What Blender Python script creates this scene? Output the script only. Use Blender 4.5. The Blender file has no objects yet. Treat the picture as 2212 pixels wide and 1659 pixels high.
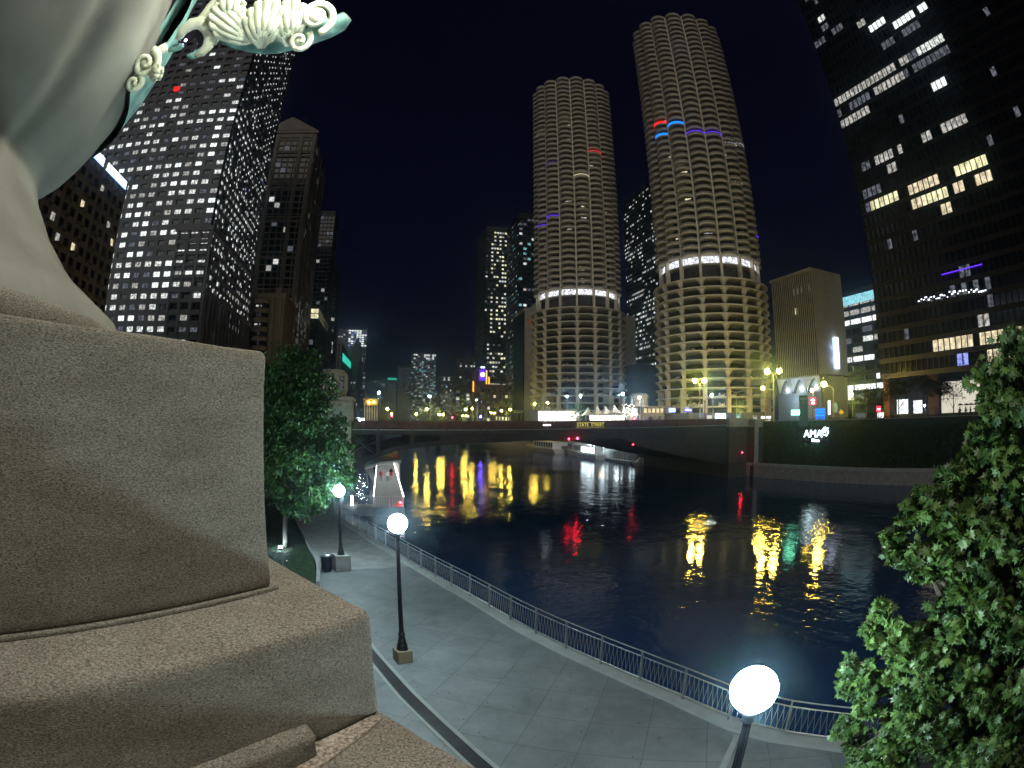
import bpy, math, random
from mathutils import Vector, Matrix
random.seed(7)
R = math.radians
sc = bpy.context.scene
col = sc.collection
# ------------------------------------------------------------------ camera
cd = bpy.data.cameras.new("camera"); cam = bpy.data.objects.new("camera", cd); col.objects.link(cam); sc.camera = cam
cd.type = 'PANO'
cd.sensor_fit = 'HORIZONTAL'; cd.sensor_width = 36.0; cd.sensor_height = 27.0
cd.clip_start = 0.02; cd.clip_end = 9000
for holder in (cd, getattr(cd, 'cycles', None)):
    try:
        holder.panorama_type = 'FISHEYE_EQUISOLID'
        holder.fisheye_lens = 36.0 * 1150 / 2212
        holder.fisheye_fov = R(180)
    except Exception:
        pass
_yaw, _pit, _rol = R(14), R(4), R(.5)
fh = Vector((math.sin(_yaw), math.cos(_yaw), 0)); rt0 = Vector((math.cos(_yaw), -math.sin(_yaw), 0)); zz = Vector((0, 0, 1))
fw = fh * math.cos(_pit) + zz * math.sin(_pit); up0 = -fh * math.sin(_pit) + zz * math.cos(_pit)
rt = rt0 * math.cos(_rol) + up0 * math.sin(_rol); up = -rt0 * math.sin(_rol) + up0 * math.cos(_rol)
m = Matrix((rt, up, -fw)).transposed().to_4x4(); m.translation = (0, 0, 10); cam.matrix_world = m
# ------------------------------------------------------------------ world, fill, exposure
w = bpy.data.worlds.new("World"); sc.world = w; w.use_nodes = True
nt = w.node_tree; nt.nodes.clear()
out = nt.nodes.new('ShaderNodeOutputWorld'); bg = nt.nodes.new('ShaderNodeBackground')
tc = nt.nodes.new('ShaderNodeTexCoord'); sp = nt.nodes.new('ShaderNodeSeparateXYZ'); rp = nt.nodes.new('ShaderNodeValToRGB')
nt.links.new(tc.outputs['Generated'], sp.inputs[0]); nt.links.new(sp.outputs['Z'], rp.inputs[0])
rp.color_ramp.elements[0].position = 0.0; rp.color_ramp.elements[0].color = (.0022, .0022, .0085, 1)
rp.color_ramp.elements[1].position = .75; rp.color_ramp.elements[1].color = (.0010, .0008, .0040, 1)
nt.links.new(rp.outputs[0], bg.inputs[0]); bg.inputs[1].default_value = 1.0
nt.links.new(bg.outputs[0], out.inputs[0])
sun = bpy.data.lights.new("city_fill", 'SUN'); sun.energy = .52; sun.angle = R(50); sun.color = (1.0, .91, .78)
so = bpy.data.objects.new("city_fill", sun); col.objects.link(so)  # sun lamp added as fill for the city's ambient light
so.rotation_euler = Vector((.30, .93, -.20)).to_track_quat('-Z', 'Y').to_euler()
sc.view_settings.view_transform = 'Standard'; sc.view_settings.look = 'None'
sc.view_settings.exposure = .28; sc.view_settings.gamma = 1
sc.render.engine = 'CYCLES'
cy = sc.cycles
cy.use_denoising = True
try: cy.denoiser = 'OPENIMAGEDENOISE'
except Exception: pass
cy.max_bounces = 5; cy.diffuse_bounces = 2; cy.glossy_bounces = 3; cy.transmission_bounces = 3; cy.volume_bounces = 0
cy.sample_clamp_indirect = 3.0; cy.sample_clamp_direct = 0
cy.use_light_tree = True; cy.caustics_reflective = False; cy.caustics_refractive = False

# ------------------------------------------------------------------ materials
MATS = {}
def nodes(name):
    mt = bpy.data.materials.new(name); mt.use_nodes = True; MATS[name] = mt
    return mt, mt.node_tree, mt.node_tree.nodes['Principled BSDF']
def mat(name, c, rough=.7, metal=0, var=.25, scale=1.5, bump=0, bscale=20, spec=.4, trans=0, c2=None):
    mt, t, b = nodes(name)
    b.inputs['Roughness'].default_value = rough; b.inputs['Metallic'].default_value = metal
    b.inputs['Specular IOR Level'].default_value = spec
    g = t.nodes.new('ShaderNodeTexCoord')
    n = t.nodes.new('ShaderNodeTexNoise'); n.inputs['Scale'].default_value = scale; n.inputs['Detail'].default_value = 6
    t.links.new(g.outputs['Object'], n.inputs['Vector'])
    r = t.nodes.new('ShaderNodeValToRGB')
    lo = [v * (1 - var) for v in c]; hi = [min(1, v * (1 + var)) for v in (c2 or c)]
    r.color_ramp.elements[0].color = (*lo, 1); r.color_ramp.elements[1].color = (*hi, 1)
    r.color_ramp.elements[0].position = .3; r.color_ramp.elements[1].position = .7
    t.links.new(n.outputs['Fac'], r.inputs[0]); t.links.new(r.outputs[0], b.inputs['Base Color'])
    if bump:
        n2 = t.nodes.new('ShaderNodeTexNoise'); n2.inputs['Scale'].default_value = bscale; n2.inputs['Detail'].default_value = 8
        n2.inputs['Roughness'].default_value = .7
        t.links.new(g.outputs['Object'], n2.inputs['Vector'])
        bp = t.nodes.new('ShaderNodeBump'); bp.inputs['Strength'].default_value = bump; bp.inputs['Distance'].default_value = .02
        t.links.new(n2.outputs['Fac'], bp.inputs['Height']); t.links.new(bp.outputs[0], b.inputs['Normal'])
    return mt
def emi(name, c, s, sample=False, pattern=0, pscale=1.2):
    mt = bpy.data.materials.new(name); mt.use_nodes = True; t = mt.node_tree; t.nodes.clear(); MATS[name] = mt
    o = t.nodes.new('ShaderNodeOutputMaterial'); e = t.nodes.new('ShaderNodeEmission')
    e.inputs[0].default_value = (*c, 1); e.inputs[1].default_value = s
    if pattern:
        g = t.nodes.new('ShaderNodeNewGeometry'); n = t.nodes.new('ShaderNodeTexNoise'); n.inputs['Scale'].default_value = pscale
        n.inputs['Detail'].default_value = 3; n.inputs['Roughness'].default_value = .7
        t.links.new(g.outputs['Position'], n.inputs['Vector'])
        mr = t.nodes.new('ShaderNodeMapRange'); mr.inputs['From Min'].default_value = .36; mr.inputs['From Max'].default_value = .64
        mr.inputs['To Min'].default_value = s * (1 - pattern); mr.inputs['To Max'].default_value = s * (1 + pattern * .8)
        t.links.new(n.outputs['Fac'], mr.inputs['Value']); t.links.new(mr.outputs[0], e.inputs[1])
    t.links.new(e.outputs[0], o.inputs[0])
    mt.cycles.emission_sampling = 'FRONT_BACK' if sample else 'NONE'
    return mt
def stone(name, c, fine, strength, rough=.95):
    mt, t, b = nodes(name)
    b.inputs['Roughness'].default_value = rough; b.inputs['Specular IOR Level'].default_value = .15
    g = t.nodes.new('ShaderNodeTexCoord')
    n = t.nodes.new('ShaderNodeTexNoise'); n.inputs['Scale'].default_value = fine; n.inputs['Detail'].default_value = 5; n.inputs['Roughness'].default_value = .75
    big = t.nodes.new('ShaderNodeTexNoise'); big.inputs['Scale'].default_value = 3.0; big.inputs['Detail'].default_value = 7
    mp = t.nodes.new('ShaderNodeMapping'); mp.inputs['Scale'].default_value = (1, 1, 3.0)
    t.links.new(g.outputs['Object'], mp.inputs[0]); t.links.new(mp.outputs[0], n.inputs['Vector']); t.links.new(mp.outputs[0], big.inputs['Vector'])
    r = t.nodes.new('ShaderNodeValToRGB'); r.color_ramp.elements[0].position = .38; r.color_ramp.elements[1].position = .62
    r.color_ramp.elements[0].color = (*[v * .38 for v in c], 1); r.color_ramp.elements[1].color = (*[min(1, v * 1.65) for v in c], 1)
    t.links.new(n.outputs['Fac'], r.inputs[0])
    r2 = t.nodes.new('ShaderNodeValToRGB'); r2.color_ramp.elements[0].position = .3; r2.color_ramp.elements[1].position = .7
    r2.color_ramp.elements[0].color = (.72, .70, .68, 1); r2.color_ramp.elements[1].color = (1, 1, 1, 1)
    t.links.new(big.outputs['Fac'], r2.inputs[0])
    mx = t.nodes.new('ShaderNodeMix'); mx.data_type = 'RGBA'; mx.blend_type = 'MULTIPLY'; mx.inputs[0].default_value = 1
    t.links.new(r.outputs[0], mx.inputs[6]); t.links.new(r2.outputs[0], mx.inputs[7]); t.links.new(mx.outputs[2], b.inputs['Base Color'])
    bp = t.nodes.new('ShaderNodeBump'); bp.inputs['Strength'].default_value = strength; bp.inputs['Distance'].default_value = .012
    t.links.new(n.outputs['Fac'], bp.inputs['Height']); t.links.new(bp.outputs[0], b.inputs['Normal'])
    return mt
def glassmat(name, c=(.006, .007, .011), rough=.12):
    mt, t, b = nodes(name)
    b.inputs['Base Color'].default_value = (*c, 1); b.inputs['Roughness'].default_value = rough; b.inputs['Specular IOR Level'].default_value = .6
    return mt
def leafmat(name, c, c2):
    mt, t, b = nodes(name)
    b.inputs['Roughness'].default_value = .5
    o = t.nodes.new('ShaderNodeObjectInfo'); g = t.nodes.new('ShaderNodeNewGeometry')
    n = t.nodes.new('ShaderNodeTexNoise'); n.inputs['Scale'].default_value = 2.2; n.inputs['Detail'].default_value = 3
    t.links.new(g.outputs['Position'], n.inputs['Vector'])
    r = t.nodes.new('ShaderNodeValToRGB'); r.color_ramp.elements[0].color = (*c, 1); r.color_ramp.elements[1].color = (*c2, 1)
    r.color_ramp.elements[0].position = .35; r.color_ramp.elements[1].position = .65
    ad = t.nodes.new('ShaderNodeMath'); ad.operation = 'ADD'
    sb = t.nodes.new('ShaderNodeMath'); sb.operation = 'MULTIPLY_ADD'; sb.inputs[1].default_value = .35; sb.inputs[2].default_value = -.17
    t.links.new(g.outputs['Random Per Island'], sb.inputs[0]); t.links.new(n.outputs['Fac'], ad.inputs[0]); t.links.new(sb.outputs[0], ad.inputs[1])
    t.links.new(ad.outputs[0], r.inputs[0]); t.links.new(r.outputs[0], b.inputs['Base Color'])
    tr = t.nodes.new('ShaderNodeBsdfTranslucent'); t.links.new(r.outputs[0], tr.inputs[0])
    ms = t.nodes.new('ShaderNodeMixShader'); ms.inputs[0].default_value = .3
    t.links.new(b.outputs[0], ms.inputs[1]); t.links.new(tr.outputs[0], ms.inputs[2])
    t.links.new(ms.outputs[0], t.nodes['Material Output'].inputs[0])
    return mt

stone('granite_block', (.232, .224, .190), 95, 1.0)
stone('granite_step', (.250, .238, .202), 95, .9)
mat('urn_stone', (.155, .160, .140), 1.0, spec=.08, var=.18, scale=2.5, bump=.08, bscale=60)
stone('mortar', (.31, .28, .235), 60, .5)
mat('limestone', (.36, .34, .29), .85, bump=.3, bscale=4, var=.15)
mat('concrete_light', (.31, .34, .33), .85, var=.12, bump=.3, bscale=14)
mat('concrete_mid', (.26, .27, .27), .85, var=.2, bump=.3, bscale=8)
mat('concrete_dark', (.055, .055, .058), .85, var=.3, bump=.3, bscale=4)
mat('marina_concrete', (.62, .58, .49), .85, var=.14, scale=.5, bump=.2, bscale=3)
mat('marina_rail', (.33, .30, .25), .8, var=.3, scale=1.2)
mat('marina_ring', (.52, .50, .42), .85, var=.12, scale=.4)
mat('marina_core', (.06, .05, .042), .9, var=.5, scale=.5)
mat('hotel_concrete', (.50, .47, .41), .85, var=.1, scale=.3)
mat('grey_granite', (.115, .115, .13), .5, var=.2, scale=.2)
mat('beige_stone', (.22, .185, .13), .8, var=.15, scale=.3)
mat('brown_stone', (.13, .105, .07), .8, var=.2, scale=.3)
mat('white_granite', (.25, .23, .21), .6, var=.2, scale=.2)
mat('dark_metal', (.012, .012, .014), .35, metal=.3, var=.2)
mat('black_facade', (.014, .012, .012), .35, var=.3)
mat('shade_black', (.012, .011, .010), .8)  # near-black that puts the shade of gaps and hollows into the colour
mat('dim_facade', (.030, .032, .040), .5, var=.3, scale=.2)
mat('red_brick', (.12, .055, .035), .9, var=.3, scale=.4)
mat('bridge_paint', (.085, .030, .034), .5, var=.4, scale=1.2, bump=.2)
mat('bridge_steel', (.026, .026, .034), .55, var=.4, scale=1.0, bump=.2)
mat('rail_steel', (.26, .29, .30), .35, metal=.6, var=.15, scale=6)
mat('iron_black', (.010, .011, .014), .35, var=.3, scale=10, bump=.2)
mat('bronze_teal', (.07, .17, .17), .55, var=.35, scale=9, bump=.25, bscale=30, c2=(.15, .31, .28))
mat('cream_bronze', (.62, .66, .50), .55, var=.12, scale=14, bump=.35, bscale=40)
mat('asphalt', (.045, .045, .05), .9)
mat('white_paint', (.75, .75, .72), .5, var=.08)
mat('boat_hull', (.55, .52, .42), .5, var=.12)
mat('tent_cloth', (.50, .47, .42), .8, var=.1)
mat('bark', (.07, .055, .04), .95, var=.4, scale=8, bump=.6, bscale=30)
mat('skin', (.42, .26, .18), .6, var=.05); mat('cloth_red', (.45, .03, .05), .8); mat('cloth_white', (.55, .52, .50), .8)
mat('cloth_dark', (.02, .02, .028), .8); mat('cloth_grey', (.13, .12, .12), .8); mat('hair', (.02, .014, .01), .7)
mat('umbrella_cloth', (.03, .03, .032), .5)
mat('grass_green', (.018, .045, .016), .95, var=.5, scale=3, bump=.8, bscale=60)
mat('trunk_pale', (.05, .05, .04), .9, bump=.4)
glassmat('glass_dark'); glassmat('glass_hotel', (.012, .012, .016), .2)
leafmat('leaf_near', (.024, .062, .016), (.085, .155, .034)); leafmat('leaf_mid', (.018, .065, .024), (.06, .15, .035))
leafmat('leaf_dark', (.010, .018, .010), (.028, .035, .020)); leafmat('leaf_ivy', (.014, .055, .020), (.04, .12, .04))
emi('win_white', (.97, 1, .95), .75, pattern=.85, pscale=1.3); emi('win_bright', (.94, 1, .97), 1.3, pattern=.6, pscale=1.3)
emi('win_dim', (.80, .85, 1), .11, pattern=.9, pscale=1.2); emi('win_mid', (1, .97, .90), .38, pattern=.8, pscale=1.2)
emi('win_warm', (1, .84, .55), .75, pattern=.5, pscale=.8); emi('win_blue', (.30, .35, 1), .9, pattern=.7); emi('win_teal', (.35, .9, .95), .5, pattern=.7)
emi('win_yellow', (1, .95, .55), .95, pattern=.55, pscale=.4); emi('win_cream', (.80, .74, .60), .75, pattern=.10, pscale=.3)
emi('band_white', (.92, .94, 1), 1.0, pattern=.85, pscale=1.2); emi('strip_blue', (.25, .42, 1), 3.0); emi('led_white', (.85, .9, 1), 2.6)
emi('neon_red', (1, .015, .015), 1.6); emi('neon_blue', (.01, .22, 1), 1.5); emi('neon_violet', (.12, .03, 1), 1.6); emi('neon_warm', (1, .85, .55), 1.3)
emi('neon_teal', (.05, .8, .55), 1.0, pattern=.4, pscale=.3); emi('cyan_band', (.35, .85, .95), .8, pattern=.4, pscale=1.2)
emi('globe_light', (.72, .94, 1.0), 255, True)
emi('sodium_light', (1, .70, .10), 330, True); emi('sodium_far', (1, .70, .10), 330, True); emi('white_pole', (.72, .86, 1), 1300, True); emi('white_light', (.72, .86, 1), 420, True)
emi('signal_red', (1, .01, .03), 130, True); emi('violet_lamp', (.10, .06, 1), 200, True); emi('sign_white', (.85, .93, 1), 3.0, True)
emi('sign_text', (.75, .95, 1), 3.2, True); emi('sign_red', (1, .02, .05), 2.2, True); emi('sign_green', (.2, 1, .6), 14.0, True)
emi('cafe_light', (1, .93, .76), 6.0, True, pattern=.5, pscale=.9); emi('dock_light', (.75, .92, 1), 8.0, True, pattern=.7, pscale=.8)
emi('vault_light', (.55, .75, 1), 160, True); emi('rail_led', (1, .95, .92), 9, True); emi('purple_panel', (.12, .02, .75), 1.2); emi('purple_logo', (1, .75, 1), 3)
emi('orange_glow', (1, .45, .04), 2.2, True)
emi('gold_letter', (.85, .72, .16), .75); emi('spot_led', (.55, .5, 1), 40, True); emi('flower_light', (.75, .8, .7), 5, True); emi('light_red_letter', (.35, .02, .02), .45)
M = MATS

# ------------------------------------------------------------------ mesh helpers
class MB:
    def __init__(s): s.v = []; s.f = []; s.m = []
    def add(s, vs, fs, mi=0):
        b = len(s.v); s.v.extend(vs); s.f.extend([tuple(i + b for i in f) for f in fs]); s.m.extend([mi] * len(fs)); return s
    def box(s, x0, y0, z0, x1, y1, z1, mi=0):
        if x0 > x1: x0, x1 = x1, x0
        if y0 > y1: y0, y1 = y1, y0
        if z0 > z1: z0, z1 = z1, z0
        return s.add([(x0,y0,z0),(x1,y0,z0),(x1,y1,z0),(x0,y1,z0),(x0,y0,z1),(x1,y0,z1),(x1,y1,z1),(x0,y1,z1)],
                     [(0,3,2,1),(4,5,6,7),(0,1,5,4),(1,2,6,5),(2,3,7,6),(3,0,4,7)], mi)
    def obox(s, c, ax, hx, hy, z0, z1, mi=0):
        # box whose local x axis has direction ax (2D)
        a = Vector((ax[0], ax[1])).normalized(); b = Vector((-a.y, a.x)); c = Vector((c[0], c[1]))
        p = [c - a*hx - b*hy, c + a*hx - b*hy, c + a*hx + b*hy, c - a*hx + b*hy]
        return s.prism([(q.x, q.y) for q in p], z0, z1, mi)
    def prism(s, pts, z0, z1, mi=0):
        ar = sum(pts[i][0]*pts[(i+1) % len(pts)][1] - pts[(i+1) % len(pts)][0]*pts[i][1] for i in range(len(pts)))
        if ar < 0: pts = pts[::-1]
        n = len(pts); vs = [(x, y, z0) for x, y in pts] + [(x, y, z1) for x, y in pts]
        fs = [tuple(range(n))[::-1], tuple(range(n, 2*n))] + [(i, (i+1) % n, n + (i+1) % n, n + i) for i in range(n)]
        return s.add(vs, fs, mi)
    def xz(s, pts, y0, y1, mi=0):
        n = len(pts); vs = [(x, y0, z) for x, z in pts] + [(x, y1, z) for x, z in pts]
        return s.add(vs, [tuple(range(n)), tuple(range(n, 2*n))[::-1]] + [((i+1) % n, i, n + i, n + (i+1) % n) for i in range(n)], mi)
    def tube(s, p0, p1, r0, r1=None, n=8, mi=0):
        r1 = r0 if r1 is None else r1
        p0 = Vector(p0); p1 = Vector(p1); d = (p1 - p0)
        if d.length < 1e-6: return s
        d.normalize(); a = d.orthogonal().normalized(); b = d.cross(a)
        vs = []
        for p, r in ((p0, r0), (p1, r1)):
            for i in range(n):
                t = 2*math.pi*i/n; vs.append(tuple(p + a*math.cos(t)*r + b*math.sin(t)*r))
        return s.add(vs, [(i, (i+1) % n, n + (i+1) % n, n + i) for i in range(n)] + [tuple(range(n))[::-1], tuple(range(n, 2*n))], mi)
    def path(s, pts, rs, n=8, mi=0, flat=None):
        # swept tube along points; flat=(vector, factor) squashes along a direction
        P = [Vector(p) for p in pts]; vs = []; prev = None
        for i, p in enumerate(P):
            d = (P[min(i+1, len(P)-1)] - P[max(i-1, 0)]); d.normalize()
            if prev is None: a = d.orthogonal().normalized()
            else:
                a = prev - d*prev.dot(d)
                a = a.normalized() if a.length > 1e-6 else d.orthogonal().normalized()
            prev = a; b = d.cross(a); r = rs[i] if hasattr(rs, '__len__') else rs
            for k in range(n):
                t = 2*math.pi*k/n; o = a*math.cos(t)*r + b*math.sin(t)*r
                if flat: o = o - flat[0]*o.dot(flat[0])*(1 - flat[1])
                vs.append(tuple(p + o))
        m_ = len(P); fs = []
        for i in range(m_-1):
            for k in range(n): fs.append((i*n+k, i*n+(k+1) % n, (i+1)*n+(k+1) % n, (i+1)*n+k))
        fs += [tuple(range(n))[::-1], tuple(range((m_-1)*n, m_*n))]
        return s.add(vs, fs, mi)
    def lathe(s, prof, c=(0,0), n=24, mi=0, a0=0, a1=2*math.pi, z=0):
        full = abs(a1 - a0 - 2*math.pi) < 1e-6; k = n if full else n + 1; vs = []
        for r, h in prof:
            for i in range(k):
                t = a0 + (a1-a0)*i/n; vs.append((c[0] + r*math.cos(t), c[1] + r*math.sin(t), z + h))
        fs = []
        for j in range(len(prof)-1):
            for i in range(n):
                i2 = (i+1) % k
                fs.append((j*k+i, j*k+i2, (j+1)*k+i2, (j+1)*k+i))
        return s.add(vs, fs, mi)
    def sphere(s, c, r, n=12, mi=0, sz=1):
        prof = [(max(1e-4, r*math.sin(math.pi*j/n)), -r*sz*math.cos(math.pi*j/n)) for j in range(n+1)]
        return s.lathe(prof, (c[0], c[1]), n*2 if n < 9 else 16, mi, z=c[2])
    def quad(s, a, b, c, d, mi=0): return s.add([tuple(a), tuple(b), tuple(c), tuple(d)], [(0,1,2,3)], mi)
    def mesh(s, name, mats):
        me = bpy.data.meshes.new(name); me.from_pydata([tuple(v) for v in s.v], [], s.f)
        for mt in (mats if isinstance(mats, (list, tuple)) else [mats]): me.materials.append(M[mt] if isinstance(mt, str) else mt)
        if any(s.m): me.polygons.foreach_set('material_index', s.m)
        me.update(); return me
    def build(s, name, mats, parent=None, smooth=False):
        me = s.mesh(name, mats)
        if smooth: me.polygons.foreach_set('use_smooth', [True]*len(me.polygons))
        return link(name, me, parent)
def link(name, me, parent=None, loc=None):
    o = bpy.data.objects.new(name, me); col.objects.link(o)
    if loc is not None: o.location = loc
    if parent is not None:
        o.parent = parent
        o.matrix_parent_inverse = Matrix.Translation(-Vector(parent.location)) if parent.get('_abs', 1) else Matrix()
    return o
def tag(o, label=None, cat=None, group=None, kind=None):
    if label: o['label'] = label
    if cat: o['category'] = cat
    if group: o['group'] = group
    if kind: o['kind'] = kind
    return o
def thing(name, label, cat, loc=(0,0,0), group=None):
    o = bpy.data.objects.new(name, None); col.objects.link(o); o.location = loc; o.empty_display_size = .1
    return tag(o, label, cat, group)
# parts are built in world coordinates with their thing at LOC; link() undoes the offset
def copy_tree(o, loc, parent=None, label=None, group=None, rz=None, scale=None):
    c = o.copy(); col.objects.link(c)
    if parent is None:
        c.location = loc
        if rz is not None: c.rotation_euler = (0, 0, rz)
        if scale is not None: c.scale = scale
        if label: c['label'] = label
        if group: c['group'] = group
    else: c.parent = parent
    for ch in o.children: copy_tree(ch, None, c)
    return c
def struct(o): o['kind'] = 'structure'; return o
def text(body, size, mat_, parent, origin, right, upv, extrude=.03, name='lettering', align='CENTER', bold=0):
    cu = bpy.data.curves.new(name, 'FONT'); cu.body = body; cu.size = size; cu.extrude = extrude; cu.align_x = align; cu.align_y = 'CENTER'
    cu.offset = bold; cu.resolution_u = 3
    cu.materials.append(M[mat_]); o = bpy.data.objects.new(name, cu); col.objects.link(o)
    r_ = Vector(right).normalized(); u_ = Vector(upv).normalized(); n_ = r_.cross(u_)
    mm = Matrix((r_, u_, n_)).transposed().to_4x4(); mm.translation = Vector(origin)
    bpy.context.view_layer.update()
    me = bpy.data.meshes.new_from_object(o.evaluated_get(bpy.context.evaluated_depsgraph_get()))
    bpy.data.objects.remove(o); bpy.data.curves.remove(cu)
    me.transform(mm); me.name = name
    return link(name, me, parent)
def bevel(o, wd, seg=2):
    b = o.modifiers.new('bevel', 'BEVEL'); b.width = wd; b.segments = seg; b.limit_method = 'ANGLE'; return o
def ang(a): return (math.sin(R(a)), math.cos(R(a)))    # grid angle (from +Y towards +X) to a direction

# ================================================================== SETTING
SHORE = [(90,-40),(84,6),(79,20),(73.4,35.2),(68,48),(64.6,60.8),(61.9,76),(61.2,92),(59.8,114),(58,135),(56,160),(54,195),(50,400),(48,1100)]
IVY = [(92,-40),(86,6),(81.3,20),(75.5,35.5),(70,53),(64.2,73)]
RAIL = [(-4.6,60),(-4.25,47),(-4.04,43.8),(-.83,34.9),(1.1,29.9),(2.75,25.4),(4.0,22.06),(5.12,18.47),(6.07,15.92),(6.9,13.84),(7.7,11.65),(8.35,9.31),(8.78,8.40),(9.45,7.4),(10.2,6.2),(12.4,3.0),(15.5,-2.5),(20,-12)]
def water():
    mt, t, b = nodes('river_water')
    b.inputs['Base Color'].default_value = (.014, .050, .150, 1); b.inputs['Roughness'].default_value = .018; b.inputs['IOR'].default_value = 1.33
    b.inputs['Specular IOR Level'].default_value = .5
    g = t.nodes.new('ShaderNodeNewGeometry')
    def nz(sc_, det, sx=1, sy=1):
        mp = t.nodes.new('ShaderNodeMapping'); mp.inputs['Scale'].default_value = (sx, sy, 1)
        n = t.nodes.new('ShaderNodeTexNoise'); n.inputs['Scale'].default_value = sc_; n.inputs['Detail'].default_value = det; n.inputs['Roughness'].default_value = .55
        t.links.new(g.outputs['Position'], mp.inputs[0]); t.links.new(mp.outputs[0], n.inputs['Vector']); return n
    a = nz(2.6, 3); c = nz(.55, 2, 1, .8); d_ = nz(.05, 2)
    ad = t.nodes.new('ShaderNodeMath'); ad.operation = 'MULTIPLY_ADD'; ad.inputs[1].default_value = 2.6
    t.links.new(c.outputs['Fac'], ad.inputs[0]); t.links.new(a.outputs['Fac'], ad.inputs[2])
    ad.name = 'sum'
    mr = t.nodes.new('ShaderNodeMapRange'); mr.inputs['From Min'].default_value = .35; mr.inputs['From Max'].default_value = .65
    mr.inputs['To Min'].default_value = .09; mr.inputs['To Max'].default_value = .44
    t.links.new(d_.outputs['Fac'], mr.inputs['Value'])
    bp = t.nodes.new('ShaderNodeBump'); bp.inputs['Distance'].default_value = .075
    t.links.new(mr.outputs[0], bp.inputs['Strength']); t.links.new(ad.outputs[0], bp.inputs['Height']); t.links.new(bp.outputs[0], b.inputs['Normal'])
    return mt
water()
struct(MB().prism([(-60,-60),(130,-60),(130,1200),(-60,1200)], -3, 0).build('river_water', 'river_water'))
# ground sheets (street level 8.8)
nb = [p for p in IVY] + [(62.2,73.4),(62.2,112)] + [(60.5,135),(58.6,160),(56.5,195),(52.5,400),(50,1100)]
struct(MB().prism(nb + [(50,4500),(4500,4500),(4500,-40)], -3, 8.8).build('north_ground', 'asphalt'))
struct(MB().prism([(-13,-60),(-13,44),(-8.6,60),(-8.4,112),(-9,1100),(50,1100.5),(50,4500),(-4500,4500),(-4500,-60)], -3, 8.8).build('south_ground', 'asphalt'))
# low dock ledge under the north wall
inn = [(92,-40),(86,6),(81.3,20),(75.5,35.5),(70,53),(64.2,73),(62.5,76),(63.2,92),(62.3,113.9),(60.5,135),(58.6,160),(56.5,195),(52.5,400),(50,1100)]
dk = MB().prism(SHORE + inn[::-1], -2, 2.25)
dk2 = []
def offset_line(L, d):
    o = []
    for i, p in enumerate(L):
        a = Vector(L[max(i-1, 0)]); b = Vector(L[min(i+1, len(L)-1)]); t = (b-a).normalized(); n = Vector((-t.y, t.x)); o.append((p[0]+n.x*d, p[1]+n.y*d))
    return o
struct(dk.build('dock_path', 'concrete_mid'))
struct(MB().prism([(77.2,37),(71.6,53.6),(65.8,72.4),(100,72.4),(101,-20),(93,-20),(87.6,6.5),(82.9,20.5)], 8.0, 9.35).build('plaza_paving', 'concrete_mid'))
cp = offset_line(SHORE[:10], -.0); cpo = offset_line(SHORE[:10], -.6); cpi = offset_line(SHORE[:10], .12)
struct(MB().prism(cpi + cpo[::-1], 2.0, 2.5).build('dock_kerb', 'concrete_light'))
# riverwalk
edge = offset_line(RAIL, .55)
mt, t, b = nodes('paving')
b.inputs['Roughness'].default_value = .6
g = t.nodes.new('ShaderNodeNewGeometry'); mp = t.nodes.new('ShaderNodeMapping'); mp.inputs['Rotation'].default_value = (0, 0, R(33)); mp.inputs['Location'].default_value = (.4, .2, 0)
br = t.nodes.new('ShaderNodeTexBrick'); br.offset = 0; br.inputs['Scale'].default_value = 1; br.inputs['Brick Width'].default_value = 1.55; br.inputs['Row Height'].default_value = 1.55
br.inputs['Mortar Size'].default_value = .014; br.inputs['Mortar Smooth'].default_value = .3
br.inputs['Color1'].default_value = (.175, .195, .20, 1); br.inputs['Color2'].default_value = (.205, .225, .23, 1); br.inputs['Mortar'].default_value = (.12, .13, .135, 1)
n = t.nodes.new('ShaderNodeTexNoise'); n.inputs['Scale'].default_value = .9; n.inputs['Detail'].default_value = 10; n.inputs['Roughness'].default_value = .72
t.links.new(g.outputs['Position'], mp.inputs[0]); t.links.new(mp.outputs[0], br.inputs['Vector']); t.links.new(g.outputs['Position'], n.inputs['Vector'])
r = t.nodes.new('ShaderNodeValToRGB'); r.color_ramp.elements[0].position = .3; r.color_ramp.elements[1].position = .7
r.color_ramp.elements[0].color = (.66, .68, .69, 1); r.color_ramp.elements[1].color = (1.12, 1.14, 1.16, 1)
t.links.new(n.outputs['Fac'], r.inputs[0])
mx = t.nodes.new('ShaderNodeMix'); mx.data_type = 'RGBA'; mx.blend_type = 'MULTIPLY'; mx.inputs[0].default_value = 1
t.links.new(br.outputs[0], mx.inputs[6]); t.links.new(r.outputs[0], mx.inputs[7]); t.links.new(mx.outputs[2], b.inputs['Base Color'])
n2 = t.nodes.new('ShaderNodeTexNoise'); n2.inputs['Scale'].default_value = 40; n2.inputs['Detail'].default_value = 5
bp = t.nodes.new('ShaderNodeBump'); bp.inputs['Strength'].default_value = .25; bp.inputs['Distance'].default_value = .01
t.links.new(g.outputs['Position'], n2.inputs['Vector']); t.links.new(n2.outputs['Fac'], bp.inputs['Height']); t.links.new(bp.outputs[0], b.inputs['Normal'])
RW = [(-13,-12)] + offset_line(RAIL, 0)[::-1][0:] + [(-8.6,60),(-13,44)]
# keep the walk on the land side of the rail
struct(MB().prism([p for p in RW], -2, 2.0).build('riverwalk_paving', 'paving'))
cin = offset_line(RAIL, -.33); cou = offset_line(RAIL, .22)
if (Vector(cin[5]) - Vector((-20, 25))).length > (Vector(cou[5]) - Vector((-20, 25))).length: cin, cou = cou, cin
struct(MB().prism(cin + cou[::-1], -1.5, 2.10).build('riverwalk_kerb', 'concrete_light'))
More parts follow.
